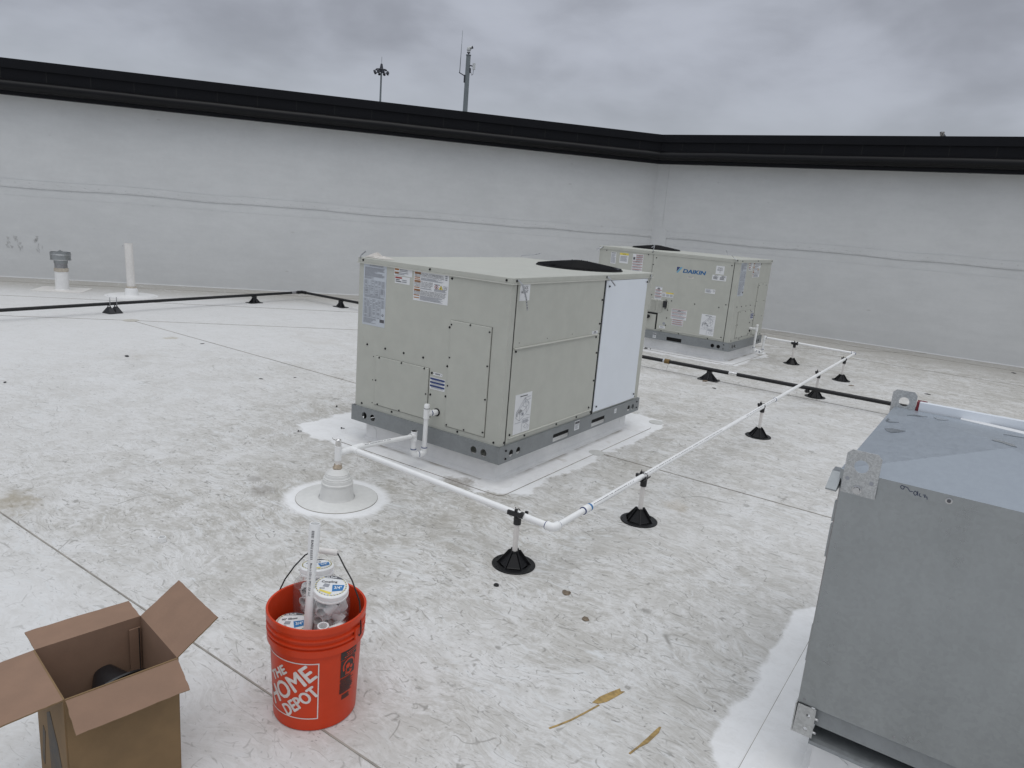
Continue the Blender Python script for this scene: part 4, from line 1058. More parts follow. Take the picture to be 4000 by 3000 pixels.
PG = 'black pyramid supports under the gas pipe'
def make_support():
    s = thing('pipe_support', 'x', 'pipe support', (0, 0, 0), 0, PG)
    m = MB(); m.prism(rrect(-.115, .115, -.075, .075, .02), xy, 0, .009)
    T = [(-.022, -.022, .085), (.022, -.022, .085), (.022, .022, .085), (-.022, .022, .085)]; Bq = [(-.055, -.04, .009), (.055, -.04, .009), (.055, .04, .009), (-.055, .04, .009)]
    for i in range(4): m.face([Bq[i], Bq[(i + 1) % 4], T[(i + 1) % 4], T[i]])
    m.face(T)
    for k in range(4):
        M = Matrix.Rotation(k * PI / 2, 4, 'Z'); r0 = .10 if k % 2 == 0 else .062
        m.prism([(0, .005), (r0, .005), (r0, .014), (.022, .09), (0, .09)], lambda h, v, d: M @ V((h, d, v)), -.004, .004)
    m.obj('base', 'black_plastic', s)
    m = MB(); m.box((-.026, -.03, .085), (.026, .03, .104)); m.obj('saddle', 'black_plastic', s)
    return s
sp = make_support()
def gx(y): return -7.27 + (4.46 - y) * (GL.x - GC.x) / (GC.y - GL.y)
for i, (x, y, rz, lab) in enumerate(((-.264, 4.436, .1, 'black pyramid support between the two units under the gas pipe'), (gx(3.49), 3.49, PI / 2, 'lone black pyramid support on the left pipe leg nearest the bend'),
                                     (-6.33, 4.455, 0, 'black pyramid support just past the gas pipe bend'))):
    o = sp if i == 0 else copy_tree(sp)
    o.location = (x, y, 0); o.rotation_euler = (0, 0, rz); o['label'] = lab
ds = thing('pipe_support', 'twin peaked black support with two threaded rods by the white vent pipe', 'pipe support', (gx(1.265), 1.265, 0), PI / 2 + .1, PG)
m = MB(); m.prism(rrect(-.095, .095, -.085, .085, .02), xy, 0, .009)
for c in (-.045, .045):
    T = [(c - .016, -.018, .08), (c + .016, -.018, .08), (c + .016, .018, .08), (c - .016, .018, .08)]; Bq = [(c - .045, -.075, .009), (c + .045, -.075, .009), (c + .045, .075, .009), (c - .045, .075, .009)]
    for i in range(4): m.face([Bq[i], Bq[(i + 1) % 4], T[(i + 1) % 4], T[i]])
    m.face(T)
m.obj('base', 'black_plastic', ds)
for c in (-.045, .045):
    m = MB(); m.tube([(c, -.02, .06), (c, -.02, .205)], .0055, 8); m.obj('threaded_rod', 'bare_steel', ds)
    m = MB(); m.tube([(c, .026 * math.cos(2 * PI * k / 14), .084 + .02 * math.sin(2 * PI * k / 14)) for k in range(14)], .006, 6, closed=True); m.obj('roller', 'black_plastic', ds)

# ------------------------------------------------------------------ left vents
va = thing('vent_stack', 'short white vent stack with a galvanized rain cap near the left wall', 'roof vent', (-9.396, 1.705, 0))
m = MB(); m.lathe([(.104, .004), (.094, .012), (.091, .05), (.089, .28), (.08, .285)], seg=28); m.obj('boot', 'membrane_white', va)
m = MB(); m.lathe([(.091, .272), (.097, .28), (.095, .305), (.097, .318), (.085, .326)], seg=28)
for v in m.bm.verts: v.co.z += .008 * mnoise.noise(v.co * 22)
m.obj('sealant_band', 'caulk', va)
m = MB(); m.lathe([(.085, .30), (.085, .40)], seg=28); m.obj('sleeve', 'bare_steel', va)
m = MB(); m.lathe([(.092, .395), (.092, .445), (.10, .45)], seg=28); m.obj('collar', 'galv', va)
m = MB(); m.lathe([(.10, .446), (.135, .443), (.138, .448), (.138, .452), (.133, .455), (.136, .52), (.139, .523), (.139, .528), (.136, .532), (.136, .56), (.13, .56), (.13, .54), (.05, .565), (0, .59)], seg=36)
m.obj('rain_cap', 'galv', va)
m = MB()
for z in (.45, .526): m.tube([(.1385 * math.cos(2 * PI * k / 36), .1385 * math.sin(2 * PI * k / 36), z) for k in range(36)], .004, 6, closed=True)
m.obj('cap_bead', 'strap_metal', va)
m = MB(); M = Matrix.Rotation(.84, 4, 'Z'); m.prism(rrect(-.34, .34, -.30, .26, .05), lambda x, y, d: M @ V((x, y, d)), -.002, .006, 0)
m.obj('flange', 'pvc_old', va)
vb = thing('vent_pipe', 'tall thin white plumbing vent pipe with a round flange', 'vent pipe', (-8.493, 2.274, 0))
m = MB(); m.lathe([(.33, -.002), (.33, .006), (.32, .009), (.2, .011), (.10, .012)], seg=40); m.obj('flange', 'membrane_white', vb)
m = MB(); m.lathe([(.10, .01), (.092, .02), (.088, .09), (.082, .098), (.072, .118), (.06, .122)], seg=28); m.obj('boot', 'membrane_white', vb)
m = MB(); m.lathe([(.066, .112), (.074, .118), (.072, .135), (.064, .142)], seg=24); m.obj('sealant_band', 'caulk', vb)
m = MB(); tp = V((-.014, -.012, .777)); m.pipe((0, 0, .1), tp, .057, .05, 24); m.obj('pipe', 'pvc_old', vb)
m = MB(); m.prism([(-.03, .72), (-.012, .725), (-.008, .745), (-.02, .752), (-.034, .74)], lambda h, v, d: V((h - .02, -.085 - d, v)) , 0, .002); m.obj('scuff_mark', 'scribble', vb)

# ------------------------------------------------------------------ galvanized housing, right foreground
X0, X1, Y0, Y1, Z0, Z1 = 2.063, 2.823, -1.310, -.275, .262, 1.005
hs = thing('duct_housing', 'galvanized sheet metal housing with lifting lugs in the right foreground', 'duct housing', (0, 0, 0))
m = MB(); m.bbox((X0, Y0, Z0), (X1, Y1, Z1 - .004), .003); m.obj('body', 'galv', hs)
cxm, cym = (X0 + X1) / 2, (Y0 + Y1) / 2; e = .004
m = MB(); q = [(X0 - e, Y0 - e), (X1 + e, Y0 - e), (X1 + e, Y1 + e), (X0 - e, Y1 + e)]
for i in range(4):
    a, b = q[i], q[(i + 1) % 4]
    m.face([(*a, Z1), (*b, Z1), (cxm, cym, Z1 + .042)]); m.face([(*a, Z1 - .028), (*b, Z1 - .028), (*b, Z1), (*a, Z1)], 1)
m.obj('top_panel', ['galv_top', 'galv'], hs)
def f_hf(h, z, o): return V((h, Y0 - o, z))
def lug(name, mp, x0, x1, z0, z1, o0, o1, hole, holes2=()):
    m = MB(); c = .012
    m.prism([(x0, z0), (x1, z0), (x1, z1 - c), (x1 - c, z1), (x0 + c, z1), (x0, z1 - c)], mp, o0, o1, 0, [circ2(*hole, 22)])
    o = m.obj(name, 'lug_metal', hs); return o
l1 = lug('lifting_lug', f_hf, 2.068, 2.156, .942, 1.067, .0045, .0078, (2.109, 1.024, .0185))
m = MB(); m.lathe([(.0125, 0), (.0125, .003), (.009, .004)], seg=14, M=Matrix.Translation((2.109, Y0 - .0078, .958)) @ Matrix.Rotation(PI / 2, 4, 'X')); m.lathe([(.009, .003), (.009, .010), (0, .0105)], seg=6, smooth=False, M=Matrix.Translation((2.109, Y0 - .0078, .958)) @ Matrix.Rotation(PI / 2, 4, 'X')); m.obj('bolt', 'steel', l1)
for x in (2.080, 2.141):
    m = MB(); m.prism(circ2(x, .984, .0055, 12), f_hf, .0075, .0088); m.obj('lug_hole', 'ink_soft', l1)
def f_hb(h, z, o): return V((h, Y1 + o, z))
lug('lifting_lug', f_hb, 2.045, 2.131, .945, 1.074, .0045, .0078, (2.089, 1.030, .0185))
m = MB(); m.lathe([(.0085, .0), (.0085, .002), (.005, .003)], seg=14, M=Matrix.Translation((2.324, Y0 - .004, .989)) @ Matrix.Rotation(PI / 2, 4, 'X')); m.lathe([(.004, .0035), (0, .0035)], seg=10, mi=1, M=Matrix.Translation((2.324, Y0 - .004, .989)) @ Matrix.Rotation(PI / 2, 4, 'X')); m.obj('rivet', ['steel', 'ink'], hs)
for x, z in ((2.080, .278), (2.323, .276), (2.57, .276)):
    m = MB(); m.lathe([(.0045, 0), (.004, .0012), (0, .0018)], seg=8, M=Matrix.Translation((x, Y0, z)) @ Matrix.Rotation(PI / 2, 4, 'X')); m.obj('rivet', 'bare_steel', hs)
# handwriting in marker
m = MB(); mk = [[(2.213, .990), (2.2095, .995), (2.213, 1.000), (2.219, .997), (2.218, .990), (2.213, .990)], [(2.219, .998), (2.226, .997), (2.234, .988), (2.240, .990)], [(2.2465, .981), (2.242, .987), (2.2455, .993), (2.251, .989), (2.2495, .983), (2.2465, .981)], [(2.251, .994), (2.253, .982)],
                [(2.257, .990), (2.256, .983), (2.262, .981)], [(2.264, .987), (2.270, .989), (2.268, .982), (2.274, .985), (2.276, .978)]]
for ln in mk:
    for a, b in zip(ln, ln[1:]):
        a, b = V(a), V(b); dd = (b - a).normalized(); nn = V((-dd.y, dd.x)) * .0011
        m.face([f_hf(*(a - nn), .0045), f_hf(*(b - nn), .0045), f_hf(*(b + nn), .0045), f_hf(*(a + nn), .0045)])
m.obj('marker_note', 'marker', hs, normals=False)
# base rail channel and corner bracket
m = MB()
pr = [(-.012, Z0 - .0005), (-.012, Z0 - .058), (-.13, Z0 - .062), (-.13, Z0 - .098), (-.016, Z0 - .104), (.0, Z0 - .108), (.002, Z0 - .118), (-.14, Z0 - .118), (-.14, Z0 - .0005)]
m.prism(pr, lambda h, v, d: V((d, Y0 - h, v)), X0 + .05, X1)
m.obj('base_rail', 'rail_metal', hs)
m = MB(); m.box((X0 - .003, Y0 + .03, Z0 - .112), (X0 + .02, Y1, Z0)); m.obj('base_rail', 'rail_metal', hs)
m = MB(); m.prism([(X0 + .004, Z0), (X0 + .055, Z0), (X0 + .057, Z0 - .095), (X0 + .001, Z0 - .095)], f_hf, .004, .0075, 0, [circ2(X0 + .037, Z0 - .027, .006, 12), circ2(X0 + .035, Z0 - .072, .006, 12)]); m.prism([(Y0 - .0075, Z0), (Y0 + .04, Z0), (Y0 + .04, Z0 - .09), (Y0 - .0075, Z0 - .095)], lambda h, v, d: V((X0 - d, h, v)), .0, .0035); m.obj('corner_bracket', 'bracket_metal', hs)
for z in (Z0 - .03, Z0 - .075):
    m = MB(); m.tube([(X0 + .05, Y0 - .004, z), (X0 + .066, Y0 - .004, z)], .004, 8); m.obj('bolt', 'steel', hs)
# small flange on the left side and seam tabs
m = MB(); m.prism([(-1.285, .945), (-1.285, .985), (-1.33, .985), (-1.395, .950), (-1.390, .944)], lambda h, v, d: V((X0 - .002 - d - (.0 if h > -1.3 else .0), h + .05, v)), .0, .028); m.obj('drip_flange', 'galv', hs)
for y, z, dz in ((-1.29, .90, .06), (-1.29, .83, .10), (-1.27, .50, .12)):
    m = MB(); m.box((X0 - .007, y, z - dz), (X0 + .001, y + .02, z)); m.obj('seam_tab', 'galv', hs)
m = MB(); m.prism([(2.288, -.236), (2.50, -.308), (2.498, -.372), (2.286, -.298)], lambda h, v, d: V((h, v, d + (Y1 - v) * .052)), Z1 - .002, Z1 + .0035); st_ = m.obj('sticker', 'paper', hs)
st_.location = (0, 0, 0)
# shallow rain puddles left on the top
def ztop(x, y): return Z1 + .042 * (1 - max(abs(x - cxm) / ((X1 - X0) / 2 + e), abs(y - cym) / ((Y1 - Y0) / 2 + e))) + .0012
for pd_ in ([(2.0854, -.7194), (2.1041, -.7015), (2.1284, -.7124), (2.1492, -.7224), (2.1335, -.7536), (2.1136, -.7729), (2.0977, -.7531)], [(2.069, -.5588), (2.0705, -.5338), (2.0788, -.5503), (2.0776, -.5767), (2.0698, -.5788)],
           [(2.0729, -.5935), (2.0888, -.5851), (2.1133, -.5842), (2.091, -.6017)], [(2.2044, -.3941), (2.2269, -.3742), (2.2524, -.3859), (2.2425, -.4227), (2.2202, -.4399)],
           [(2.121, -.4348), (2.1406, -.4079), (2.1667, -.4225), (2.1863, -.4163), (2.1637, -.4338), (2.1388, -.4285)], [(2.3918, -.7027), (2.4047, -.6788), (2.4251, -.6928), (2.4501, -.7223), (2.4578, -.7624), (2.4424, -.7624), (2.4191, -.7268), (2.3991, -.7222)],
           [(2.4217, -.496), (2.439, -.4652), (2.4604, -.4719), (2.4814, -.4848), (2.4535, -.4945), (2.4358, -.4942)]):
    m = MB(); m.prism(pd_, lambda h, v, d: V((h, v, ztop(h, v) + d)), -.002, .0006); m.obj('puddle', 'puddle', hs)
# clouded white protective board standing behind
bd = thing('white_board', 'white board with a dark red edge behind the galvanized housing', 'board', (0, 0, 0))
m = MB(); m.box((2.142, Y1 + .012, .20), (2.86, Y1 + .042, 1.037)); m.obj('sheet', 'white_panel', bd)
m = MB(); m.box((2.132, Y1 + .012, .20), (2.1415, Y1 + .043, 1.038)); m.box((2.132, Y1 + .0425, 1.031), (2.165, Y1 + .0465, 1.040)); m.obj('edge_strip', 'red_edge', bd)
m = MB(); m.box((2.14, Y1 + .014, .0), (2.85, Y1 + .04, .1995)); m.obj('footing', 'membrane_white', bd)
curb('white curb under the galvanized housing', X0 + .06, X1 - .06, Y0 + .06, Y1 - .06, None, .18, Z0 - .118, None)

# ------------------------------------------------------------------ cardboard carton
BXC = V((.546, -2.579, 0)); BA = math.radians(80.98); BW, BD, BH = .268, .264, .38
cb = thing('cardboard_box', 'open brown cardboard box with spread flaps in the left foreground', 'box', tuple(BXC), BA)
def bpl(name, quad, th, mats=('card_in', 'card_out'), rag=0., parent=None, flip=False):
    """cardboard sheet: inner face card_in, outer face and edges card_out; quad seen from inside"""
    a, b, c, d_ = [V(p) for p in quad]; n = (b - a).cross(d_ - a).normalized() * th
    m = MB(); N = 10; g = []
    for i in range(N + 1):
        row = []
        for j in range(N + 1):
            p = a.lerp(b, i / N).lerp(d_.lerp(c, i / N), j / N)
            if rag and (j == N or i in (0, N)) and j > 0:
                k = rag * mnoise.noise(p * 70)
                if j == N: p = p + (d_ - a).normalized() * k
                if i in (0, N) : p = p + (b - a).normalized() * k
            if rag: p = p + n.normalized() * (.003 * mnoise.noise(p * 9)) * (j / N)
            row.append(p)
        g.append(row)
    for i in range(N):
        for j in range(N):
            m.face([g[i][j], g[i + 1][j], g[i + 1][j + 1], g[i][j + 1]], 0)
            m.face([g[i][j + 1] + -n, g[i + 1][j + 1] - n, g[i + 1][j] - n, g[i][j] - n], 1)
    rim = [g[i][0] for i in range(N + 1)] + [g[N][j] for j in range(1, N + 1)] + [g[i][N] for i in range(N - 1, -1, -1)] + [g[0][j] for j in range(N - 1, 0, -1)]
    for p, q in zip(rim, rim[1:] + rim[:1]): m.face([p, p - n, q - n, q], 1)
    return m.obj(name, list(mats), parent or cb, normals=False)
w2, d2 = BW / 2, BD / 2; TH = .004
bpl('side', [(-w2, d2, 0), (w2, d2, 0), (w2, d2, BH), (-w2, d2, BH)], TH)       # rear (its inner face looks to -y)
bpl('side', [(w2, -d2, 0), (-w2, -d2, 0), (-w2, -d2, BH), (w2, -d2, BH)], TH)   # front
bpl('side', [(w2, d2, 0), (w2, -d2, 0), (w2, -d2, BH), (w2, d2, BH)], TH)
sl_ = bpl('side', [(-w2, -d2, 0), (-w2, d2, 0), (-w2, d2, BH), (-w2, -d2, BH)], TH)
bpl('bottom', [(-w2, -d2, .004), (w2, -d2, .004), (w2, d2, .004), (-w2, d2, .004)], TH)
def flap(hinge, out, L, th, name='flap'):
    h1, h2 = V(hinge[0]), V(hinge[1]); v = V(out) * L * math.cos(math.radians(th)) + V((0, 0, L * math.sin(math.radians(th))))
    return bpl(name, [h1, h2, h2 + v, h1 + v], .0035, ('card_in', 'card_out'), .0022)
flap([(-w2, d2, BH), (w2, d2, BH)], (0, 1, 0), .095, 4).location = (0, 0, 0)
flap([(w2, d2, BH), (w2, -d2, BH)], (1, 0, 0), .138, 35)
flap([(w2, -d2, BH), (-w2, -d2, BH)], (0, -1, 0), .097, -33)
flap([(-w2, -d2, BH), (-w2, d2, BH)], (-1, 0, 0), .138, -4)
m = MB(); m.box((w2 - .035, d2 - .0095, .02), (w2 - .005, d2 - .0055, BH - .03)); m.box((w2 - .010, d2 - .012, .02), (w2 - .008, d2 - .0095, BH - .03), 1); m.obj('glue_tab', ['card_in', 'dark_gap'], cb)
m = MB()
def f_bl(h, z, o): return V((-w2 - TH - o, -h, z))
m.prism([(.02, .36), (.03, .335), (.045, .325), (.04, .352)], f_bl, .0, .0012)
m.prism([(-.02, .0), (.10, .0), (.11, .10), (.06, .20), (.0, .27), (-.03, .25)], f_bl, .0, .0012)
m.prism([(-.11, .06), (-.09, .05), (-.06, .17), (-.08, .18)], f_bl, .0, .0012)
m.obj('printed_mark', 'card_print', cb)
# a spare black stand base lying in the carton
sb = thing('spare_stand_base', 'black round stand base lying in the cardboard box', 'pipe stand', (BXC.x, BXC.y, 0))
m = MB(); m.lathe([(0, 0), (.1045, 0), (.1045, .005), (.07, .0065), (.026, .088), (.015, .09)], seg=36); o = m.obj('base', 'black_plastic', sb); o.location = (-.05, .045, .20); o.rotation_euler = (math.radians(-58), math.radians(-20), math.radians(75))
m = MB(); m.lathe([(0, 0), (.1045, 0), (.1045, .005), (.07, .0065), (.026, .088), (.015, .09)], seg=36)  # second base, added only to darken the carton's interior
sb2 = tag(m.obj('spare_stand_base', 'black_plastic'), 'extra black stand base added to darken the bottom of the cardboard box', 'pipe stand'); sb2.location = (BXC.x + .005, BXC.y - .005, .006)

# ------------------------------------------------------------------ orange bucket
BC = V((.737, -2.021, 0))
bk = thing('bucket', 'bright orange plastic bucket with white lettering, full of pipe fittings', 'bucket', tuple(BC))
def brad(z): return .1310 + .0150 * (z / .36)
m = MB()
m.lathe([(0, .004), (.122, .004), (.127, .0), (.131, .004), (brad(.05), .05), (brad(.24), .24), (brad(.268), .268), (.1515, .270), (.1520, .292), (.1465, .294), (.1465, .300), (.1535, .302), (.1535, .307), (.1475, .309), (.1475, .320), (.1535, .322), (.1535, .327), (.1480, .329), (.1480, .344),
         (.1545, .346), (.1550, .366), (.1530, .368), (.1480, .366), (.1440, .34), (.128, .012), (0, .010)], seg=72)
m.obj('shell', 'orange_plastic', bk)
def fb(h, z, o):
    """h: arc length round the bucket measured from angle 0, z height"""
    r = brad(z) + o; a = h / .142
    return V((r * math.cos(a), r * math.sin(a), z))
# logo: a square frame with stencil words running up the diagonal
LA = math.radians(-36.5) * .142; SQ = .200; LX0, LZ0 = LA - SQ, .046
m = MB()
def band(x0, x1, z0, z1, mi=0, o=.0012, n=14):
    for i in range(n):
        a, b = x0 + (x1 - x0) * i / n, x0 + (x1 - x0) * (i + 1) / n
        m.face([fb(a, z0, o), fb(b, z0, o), fb(b, z1, o), fb(a, z1, o)], mi)
t_ = .0035
band(LX0, LX0 + SQ, LZ0, LZ0 + t_); band(LX0, LX0 + SQ, LZ0 + SQ - t_, LZ0 + SQ); band(LX0, LX0 + t_, LZ0, LZ0 + SQ, n=1); band(LX0 + SQ - t_, LX0 + SQ, LZ0, LZ0 + SQ, n=1)
rot = math.radians(40)
cr, sr = math.cos(rot), math.sin(rot)
def logo_pt(u, v): return (LX0 + SQ / 2 + u * cr - v * sr, LZ0 + SQ / 2 + u * sr + v * cr)
def word(s_, u0, v0, w_, h_, bold=.05, cuts=()):
    polys, tw = text2d(s_, bold); kx = w_ / tw
    for n_, (du, dv) in enumerate(((0, 0), (.0022, .0), (-.0022, .0), (.0, .0016), (.0, -.0016))):
        for p in polys:
            q = []
            for (a, b) in p:
                hh, zz = logo_pt(u0 + a * kx + du, v0 + b * h_ + dv)
                q.append(fb(hh, zz, .0010 + .0001 * n_))
            m.face(q, 0)
    for c in cuts:   # stencil bridges
        q = [logo_pt(u0 + (c - .012) * w_, v0 - .002), logo_pt(u0 + (c + .012) * w_, v0 - .002), logo_pt(u0 + (c + .012) * w_, v0 + h_ + .002), logo_pt(u0 + (c - .012) * w_, v0 + h_ + .002)]
        m.face([fb(*p, .0019) for p in q], 1)
word('THE', -.052, .0450, .086, .028, .0, ())
word('HOME', -.110, -.0215, .216, .056, .0, ())
word('DEPOT', -.068, -.0740, .142, .040, .0, ())
m.obj('logo_print', ['print_white', 'orange_plastic'], bk, weld=False, normals=False)
m = MB()
W0, W1 = math.radians(-9) * .142, math.radians(19) * .142
def wband(u0, u1, v0, v1, o=.0012, mi=0, n=4):
    for k in range(n):
        a, b = u0 + (u1 - u0) * k / n, u0 + (u1 - u0) * (k + 1) / n
        x0, x1 = W0 + (W1 - W0) * a, W0 + (W1 - W0) * b; z0, z1 = .262 - .175 * v1, .262 - .175 * v0
        m.face([fb(x0, z0, o), fb(x1, z0, o), fb(x1, z1, o), fb(x0, z1, o)], mi)
wband(0, 1, 0, .17)
for v0, u0, u1 in ((.035, .3, .85), (.075, .35, .9), (.115, .2, .8)):
    x = u0
    while x < u1: w_ = rnd.uniform(.03, .1); wband(x, x + w_, v0, v0 + .02, .0018, 1, 1); x += w_ + .03
wband(.02, .92, .185, .53)
def wring(cu, cv_, r0, r1, a0, a1, n, mi, o):
    for k in range(n):
        a, b = a0 + (a1 - a0) * k / n, a0 + (a1 - a0) * (k + 1) / n
        m.face([fb(W0 + (W1 - W0) * (cu + r * math.cos(q)), .262 - .175 * (cv_ + r * .40 * math.sin(q)), o) for r, q in ((r0, a), (r1, a), (r1, b), (r0, b))], mi)
wring(.5, .33, .30, .38, 2.6, 6.6, 16, 1, .0018); wring(.44, .33, .0, .13, 0, 6.28, 12, 1, .0018); wring(.52, .43, .10, .2, .2, 2.6, 8, 1, .0018)
wring(.66, .38, .0, .09, 0, 6.28, 10, 1, .0018); wband(.30, .36, .36, .50, .0018, 1, 1); wband(.55, .60, .42, .51, .0018, 1, 1)
for k in range(17): wband(.0 + .04 * rnd.random(), .62 + .3 * rnd.random(), .555 + .0185 * k, .555 + .0185 * k + .013)
for k in range(8): wband(.15, .55 + .12 * rnd.random(), .90 + .0125 * k, .90 + .0125 * k + .009)
m.obj('warning_print', ['print_black', 'orange_plastic'], bk, weld=False, normals=False)
# bail handle
ex = V((.9667, .2564, 0)); ey = V((-.2564, .9667, 0)); nl = math.radians(20); up2 = V((0, 0, math.cos(nl))) + ey * math.sin(nl)
def bp_(a, b): return V((0, 0, .312)) + ex * a + up2 * b
wire = [(.150, -.006), (.160, -.012), (.163, -.002), (.158, .02), (.136, .089), (.094, .146), (.058, .180), (.036, .203), (.025, .2135), (.015, .2155), (-.058, .2080), (-.075, .196), (-.092, .183), (-.122, .140), (-.146, .092), (-.155, .06), (-.161, .02), (-.163, .0), (-.160, -.012), (-.150, -.006)]
m = MB(); m.tube([bp_(*p) for p in wire], .0024, 8); m.obj('handle', 'black_iron', bk)
m = MB(); m.tube([bp_(.024, .2165), bp_(.021, .2162), bp_(-.066, .2075), bp_(-.068, .2072)], [.008, .0102, .0098, .007], 14); m.obj('grip', 'pvc_dirty', bk)
for s_ in (1, -1):
    m = MB(); c = V((0, 0, .312)) + ex * .1535 * s_; M = Matrix.Translation(c) @ ex.to_track_quat('Z', 'Y').to_matrix().to_4x4()
    m.box((-.02, -.02, -.003), (.02, .018, .003), M=M); m.obj('ear', 'orange_plastic', bk)

# pipe offcut standing in the bucket
pp = thing('pipe_offcut', 'white pipe with a belled end standing upright in the orange bucket', 'pipe', (0, 0, 0))
pa, pb = BC + V((.052, -.098, .016)), BC + V((.000, -.014, .645)); pd = (pb - pa).normalized()
Mq = Matrix.Translation(pa) @ pd.to_track_quat('Z', 'X').to_matrix().to_4x4(); PLn = (pb - pa).length
m = MB(); m.lathe([(.0105, 0), (.0133, 0), (.0133, PLn - .105), (.0172, PLn - .085), (.0172, PLn), (.0140, PLn), (.0140, PLn - .08), (.0105, PLn - .1), (.0105, 0)], seg=24, M=Mq); m.obj('tube', 'pvc', pp)
m = MB(); side = pd.cross(V((0, 0, 1)));
cdir = (CAM - pb); cdir = (cdir - pd * cdir.dot(pd)).normalized(); sid = pd.cross(cdir).normalized()
def f_pipe(h, v, d):
    """h runs down the pipe from the mouth, v across it"""
    r = .0172 if h < .085 else (.0172 - .0039 * min(1, (h - .085) / .02)); a = v / r - .26
    return pb - pd * h + (cdir * math.cos(a) + sid * math.sin(a)) * (r + d)
for k in range(9): m.face([f_pipe(.018 + k * .0026, -.004, .0006), f_pipe(.018 + k * .0026 + (.0011 if k % 2 else .0018), -.004, .0006), f_pipe(.018 + k * .0026 + (.0011 if k % 2 else .0018), .004, .0006), f_pipe(.018 + k * .0026, .004, .0006)])
write(m, 'BUNDLE', f_pipe, .046, -.0035, .007, .0006, 0, .02, .030)
for k in range(9): m.face([f_pipe(.079 + k * .0035, -.004, .0006), f_pipe(.079 + k * .0035 + (.0012 if k % 2 else .0022), -.004, .0006), f_pipe(.079 + k * .0035 + (.0012 if k % 2 else .0022), .003, .0006), f_pipe(.079 + k * .0035, .003, .0006)])
write(m, 'Made in USA by IPEX USA LLC', f_pipe, .120, -.003, .0062, .0006, 0, .01, .105)
m.obj('pipe_print', 'ink', pp, weld=False, normals=False)

# jars of fittings
def jar(label, top, nrm, L=.155, rb=.058, rl=.055, words=('Coupling', '25 Pack'), spin=0., size='3/4"'):
    top = V(top) + BC; q = V(nrm).to_track_quat('Z', 'Y')
    j = bpy.data.objects.new('fittings_jar', None); COL.objects.link(j); j.empty_display_size = .05
    j.rotation_mode = 'QUATERNION'; j.rotation_quaternion = q; j.location = top - V(nrm).normalized() * (L + .02)
    tag(j, label, 'jar', 'clear jars with white lids in the bucket')
    m = MB(); m.lathe([(0, .002), (rb * .8, .002), (rb, .012), (rb, L * .70), (rb * .97, L * .78), (rl * .9, L * .92), (rl * .88, L)], seg=32); m.obj('body', 'clear', j)
    zt = L + .018
    m = MB(); m.lathe([(rl * .96, L - .010), (rl + .001, L - .008), (rl + .001, L - .003), (rl - .002, L - .002), (rl, L), (rl, L + .014), (rl - .003, zt), (rl - .006, zt + .001), (0, zt)], seg=40); lid = m.obj('lid', 'pvc', j)
    m = MB(); r0 = rl - .006; z1 = zt + .0014; cs, sn = math.cos(spin), math.sin(spin)
    def fl_(h, v, d): return V((h * cs - v * sn, h * sn + v * cs, z1 + d))
    m.prism(circ2(0, 0, r0, 40), fl_, -.001, .0, 0)
    for k in range(60):
        a = 2 * PI * k / 60; b = a + 2 * PI / 120
        m.face([fl_(r0 * .90 * math.cos(a), r0 * .90 * math.sin(a), .0006), fl_(r0 * .995 * math.cos(a + .06), r0 * .995 * math.sin(a + .06), .0006), fl_(r0 * .995 * math.cos(b + .06), r0 * .995 * math.sin(b + .06), .0006), fl_(r0 * .90 * math.cos(b), r0 * .90 * math.sin(b), .0006)], 1 if k % 2 else 3)
    ang = [math.radians(30 + 100 * i / 16) for i in range(17)]
    m.face([fl_(r0 * .985 * math.cos(a), r0 * .985 * math.sin(a), .0010) for a in [math.radians(38 + 84 * i / 16) for i in range(17)]] , 1)
    write(m, words[1], fl_, -.0165, r0 * .74, .0075, .0016, 0, .03, .033)
    write(m, words[0], fl_, -.030, r0 * .30, .0088, .0010, 1, .03, .048)
    m.face([fl_(.004, -.028, .0009), fl_(.036, -.022, .0009), fl_(.041, .004, .0009), fl_(.004, .004, .0009)], 2)
    write(m, size, fl_, .009, -.016, .013, .0014, 0, .02, .024)
    m.face([fl_(-.034, -.026, .0009), fl_(-.002, -.042, .0009), fl_(.004, -.033, .0009), fl_(-.034, -.018, .0009)], 3)
    m.prism([(-.026, -.004), (-.008, -.008), (-.004, .006), (-.020, .010)], fl_, .0006, .0009, 4)
    for k in range(8): m.face([fl_(-.034 + k * .002, -.016, .001), fl_(-.033 + k * .002, -.016, .001), fl_(-.033 + k * .002, -.010, .001), fl_(-.034 + k * .002, -.010, .001)], 1)
    m.obj('lid_label', ['paper', 'ink', 'logo_light' if False else 'ink_blue', 'ink_yellow', 'ink_soft'], lid, weld=False, normals=False)
    return j
CD = V((.756, -.655, 0)); RT_ = V((.655, .756, 0))
spin0 = math.atan2(RT_.y, RT_.x)
jf = jar('front clear jar of white couplings, its lid facing up above the bucket rim', (.052, .010, .445), CD * .17 + V((0, 0, 1)) + RT_ * .05, spin=-.35, rb=.064)
jb = jar('rear clear jar of white fittings, lid half hidden by the upright pipe', (-.092, .076, .442), V((-.10, .08, .98)), L=.165, rb=.074, spin=3.4)
jl = jar('low jar of elbows sunk in the bucket beside the upright pipe', (-.040, -.064, .312), CD * .10 + V((0, 0, 1)), L=.15, rb=.052, words=('90° Elbow', '35 Pack'), spin=.1)
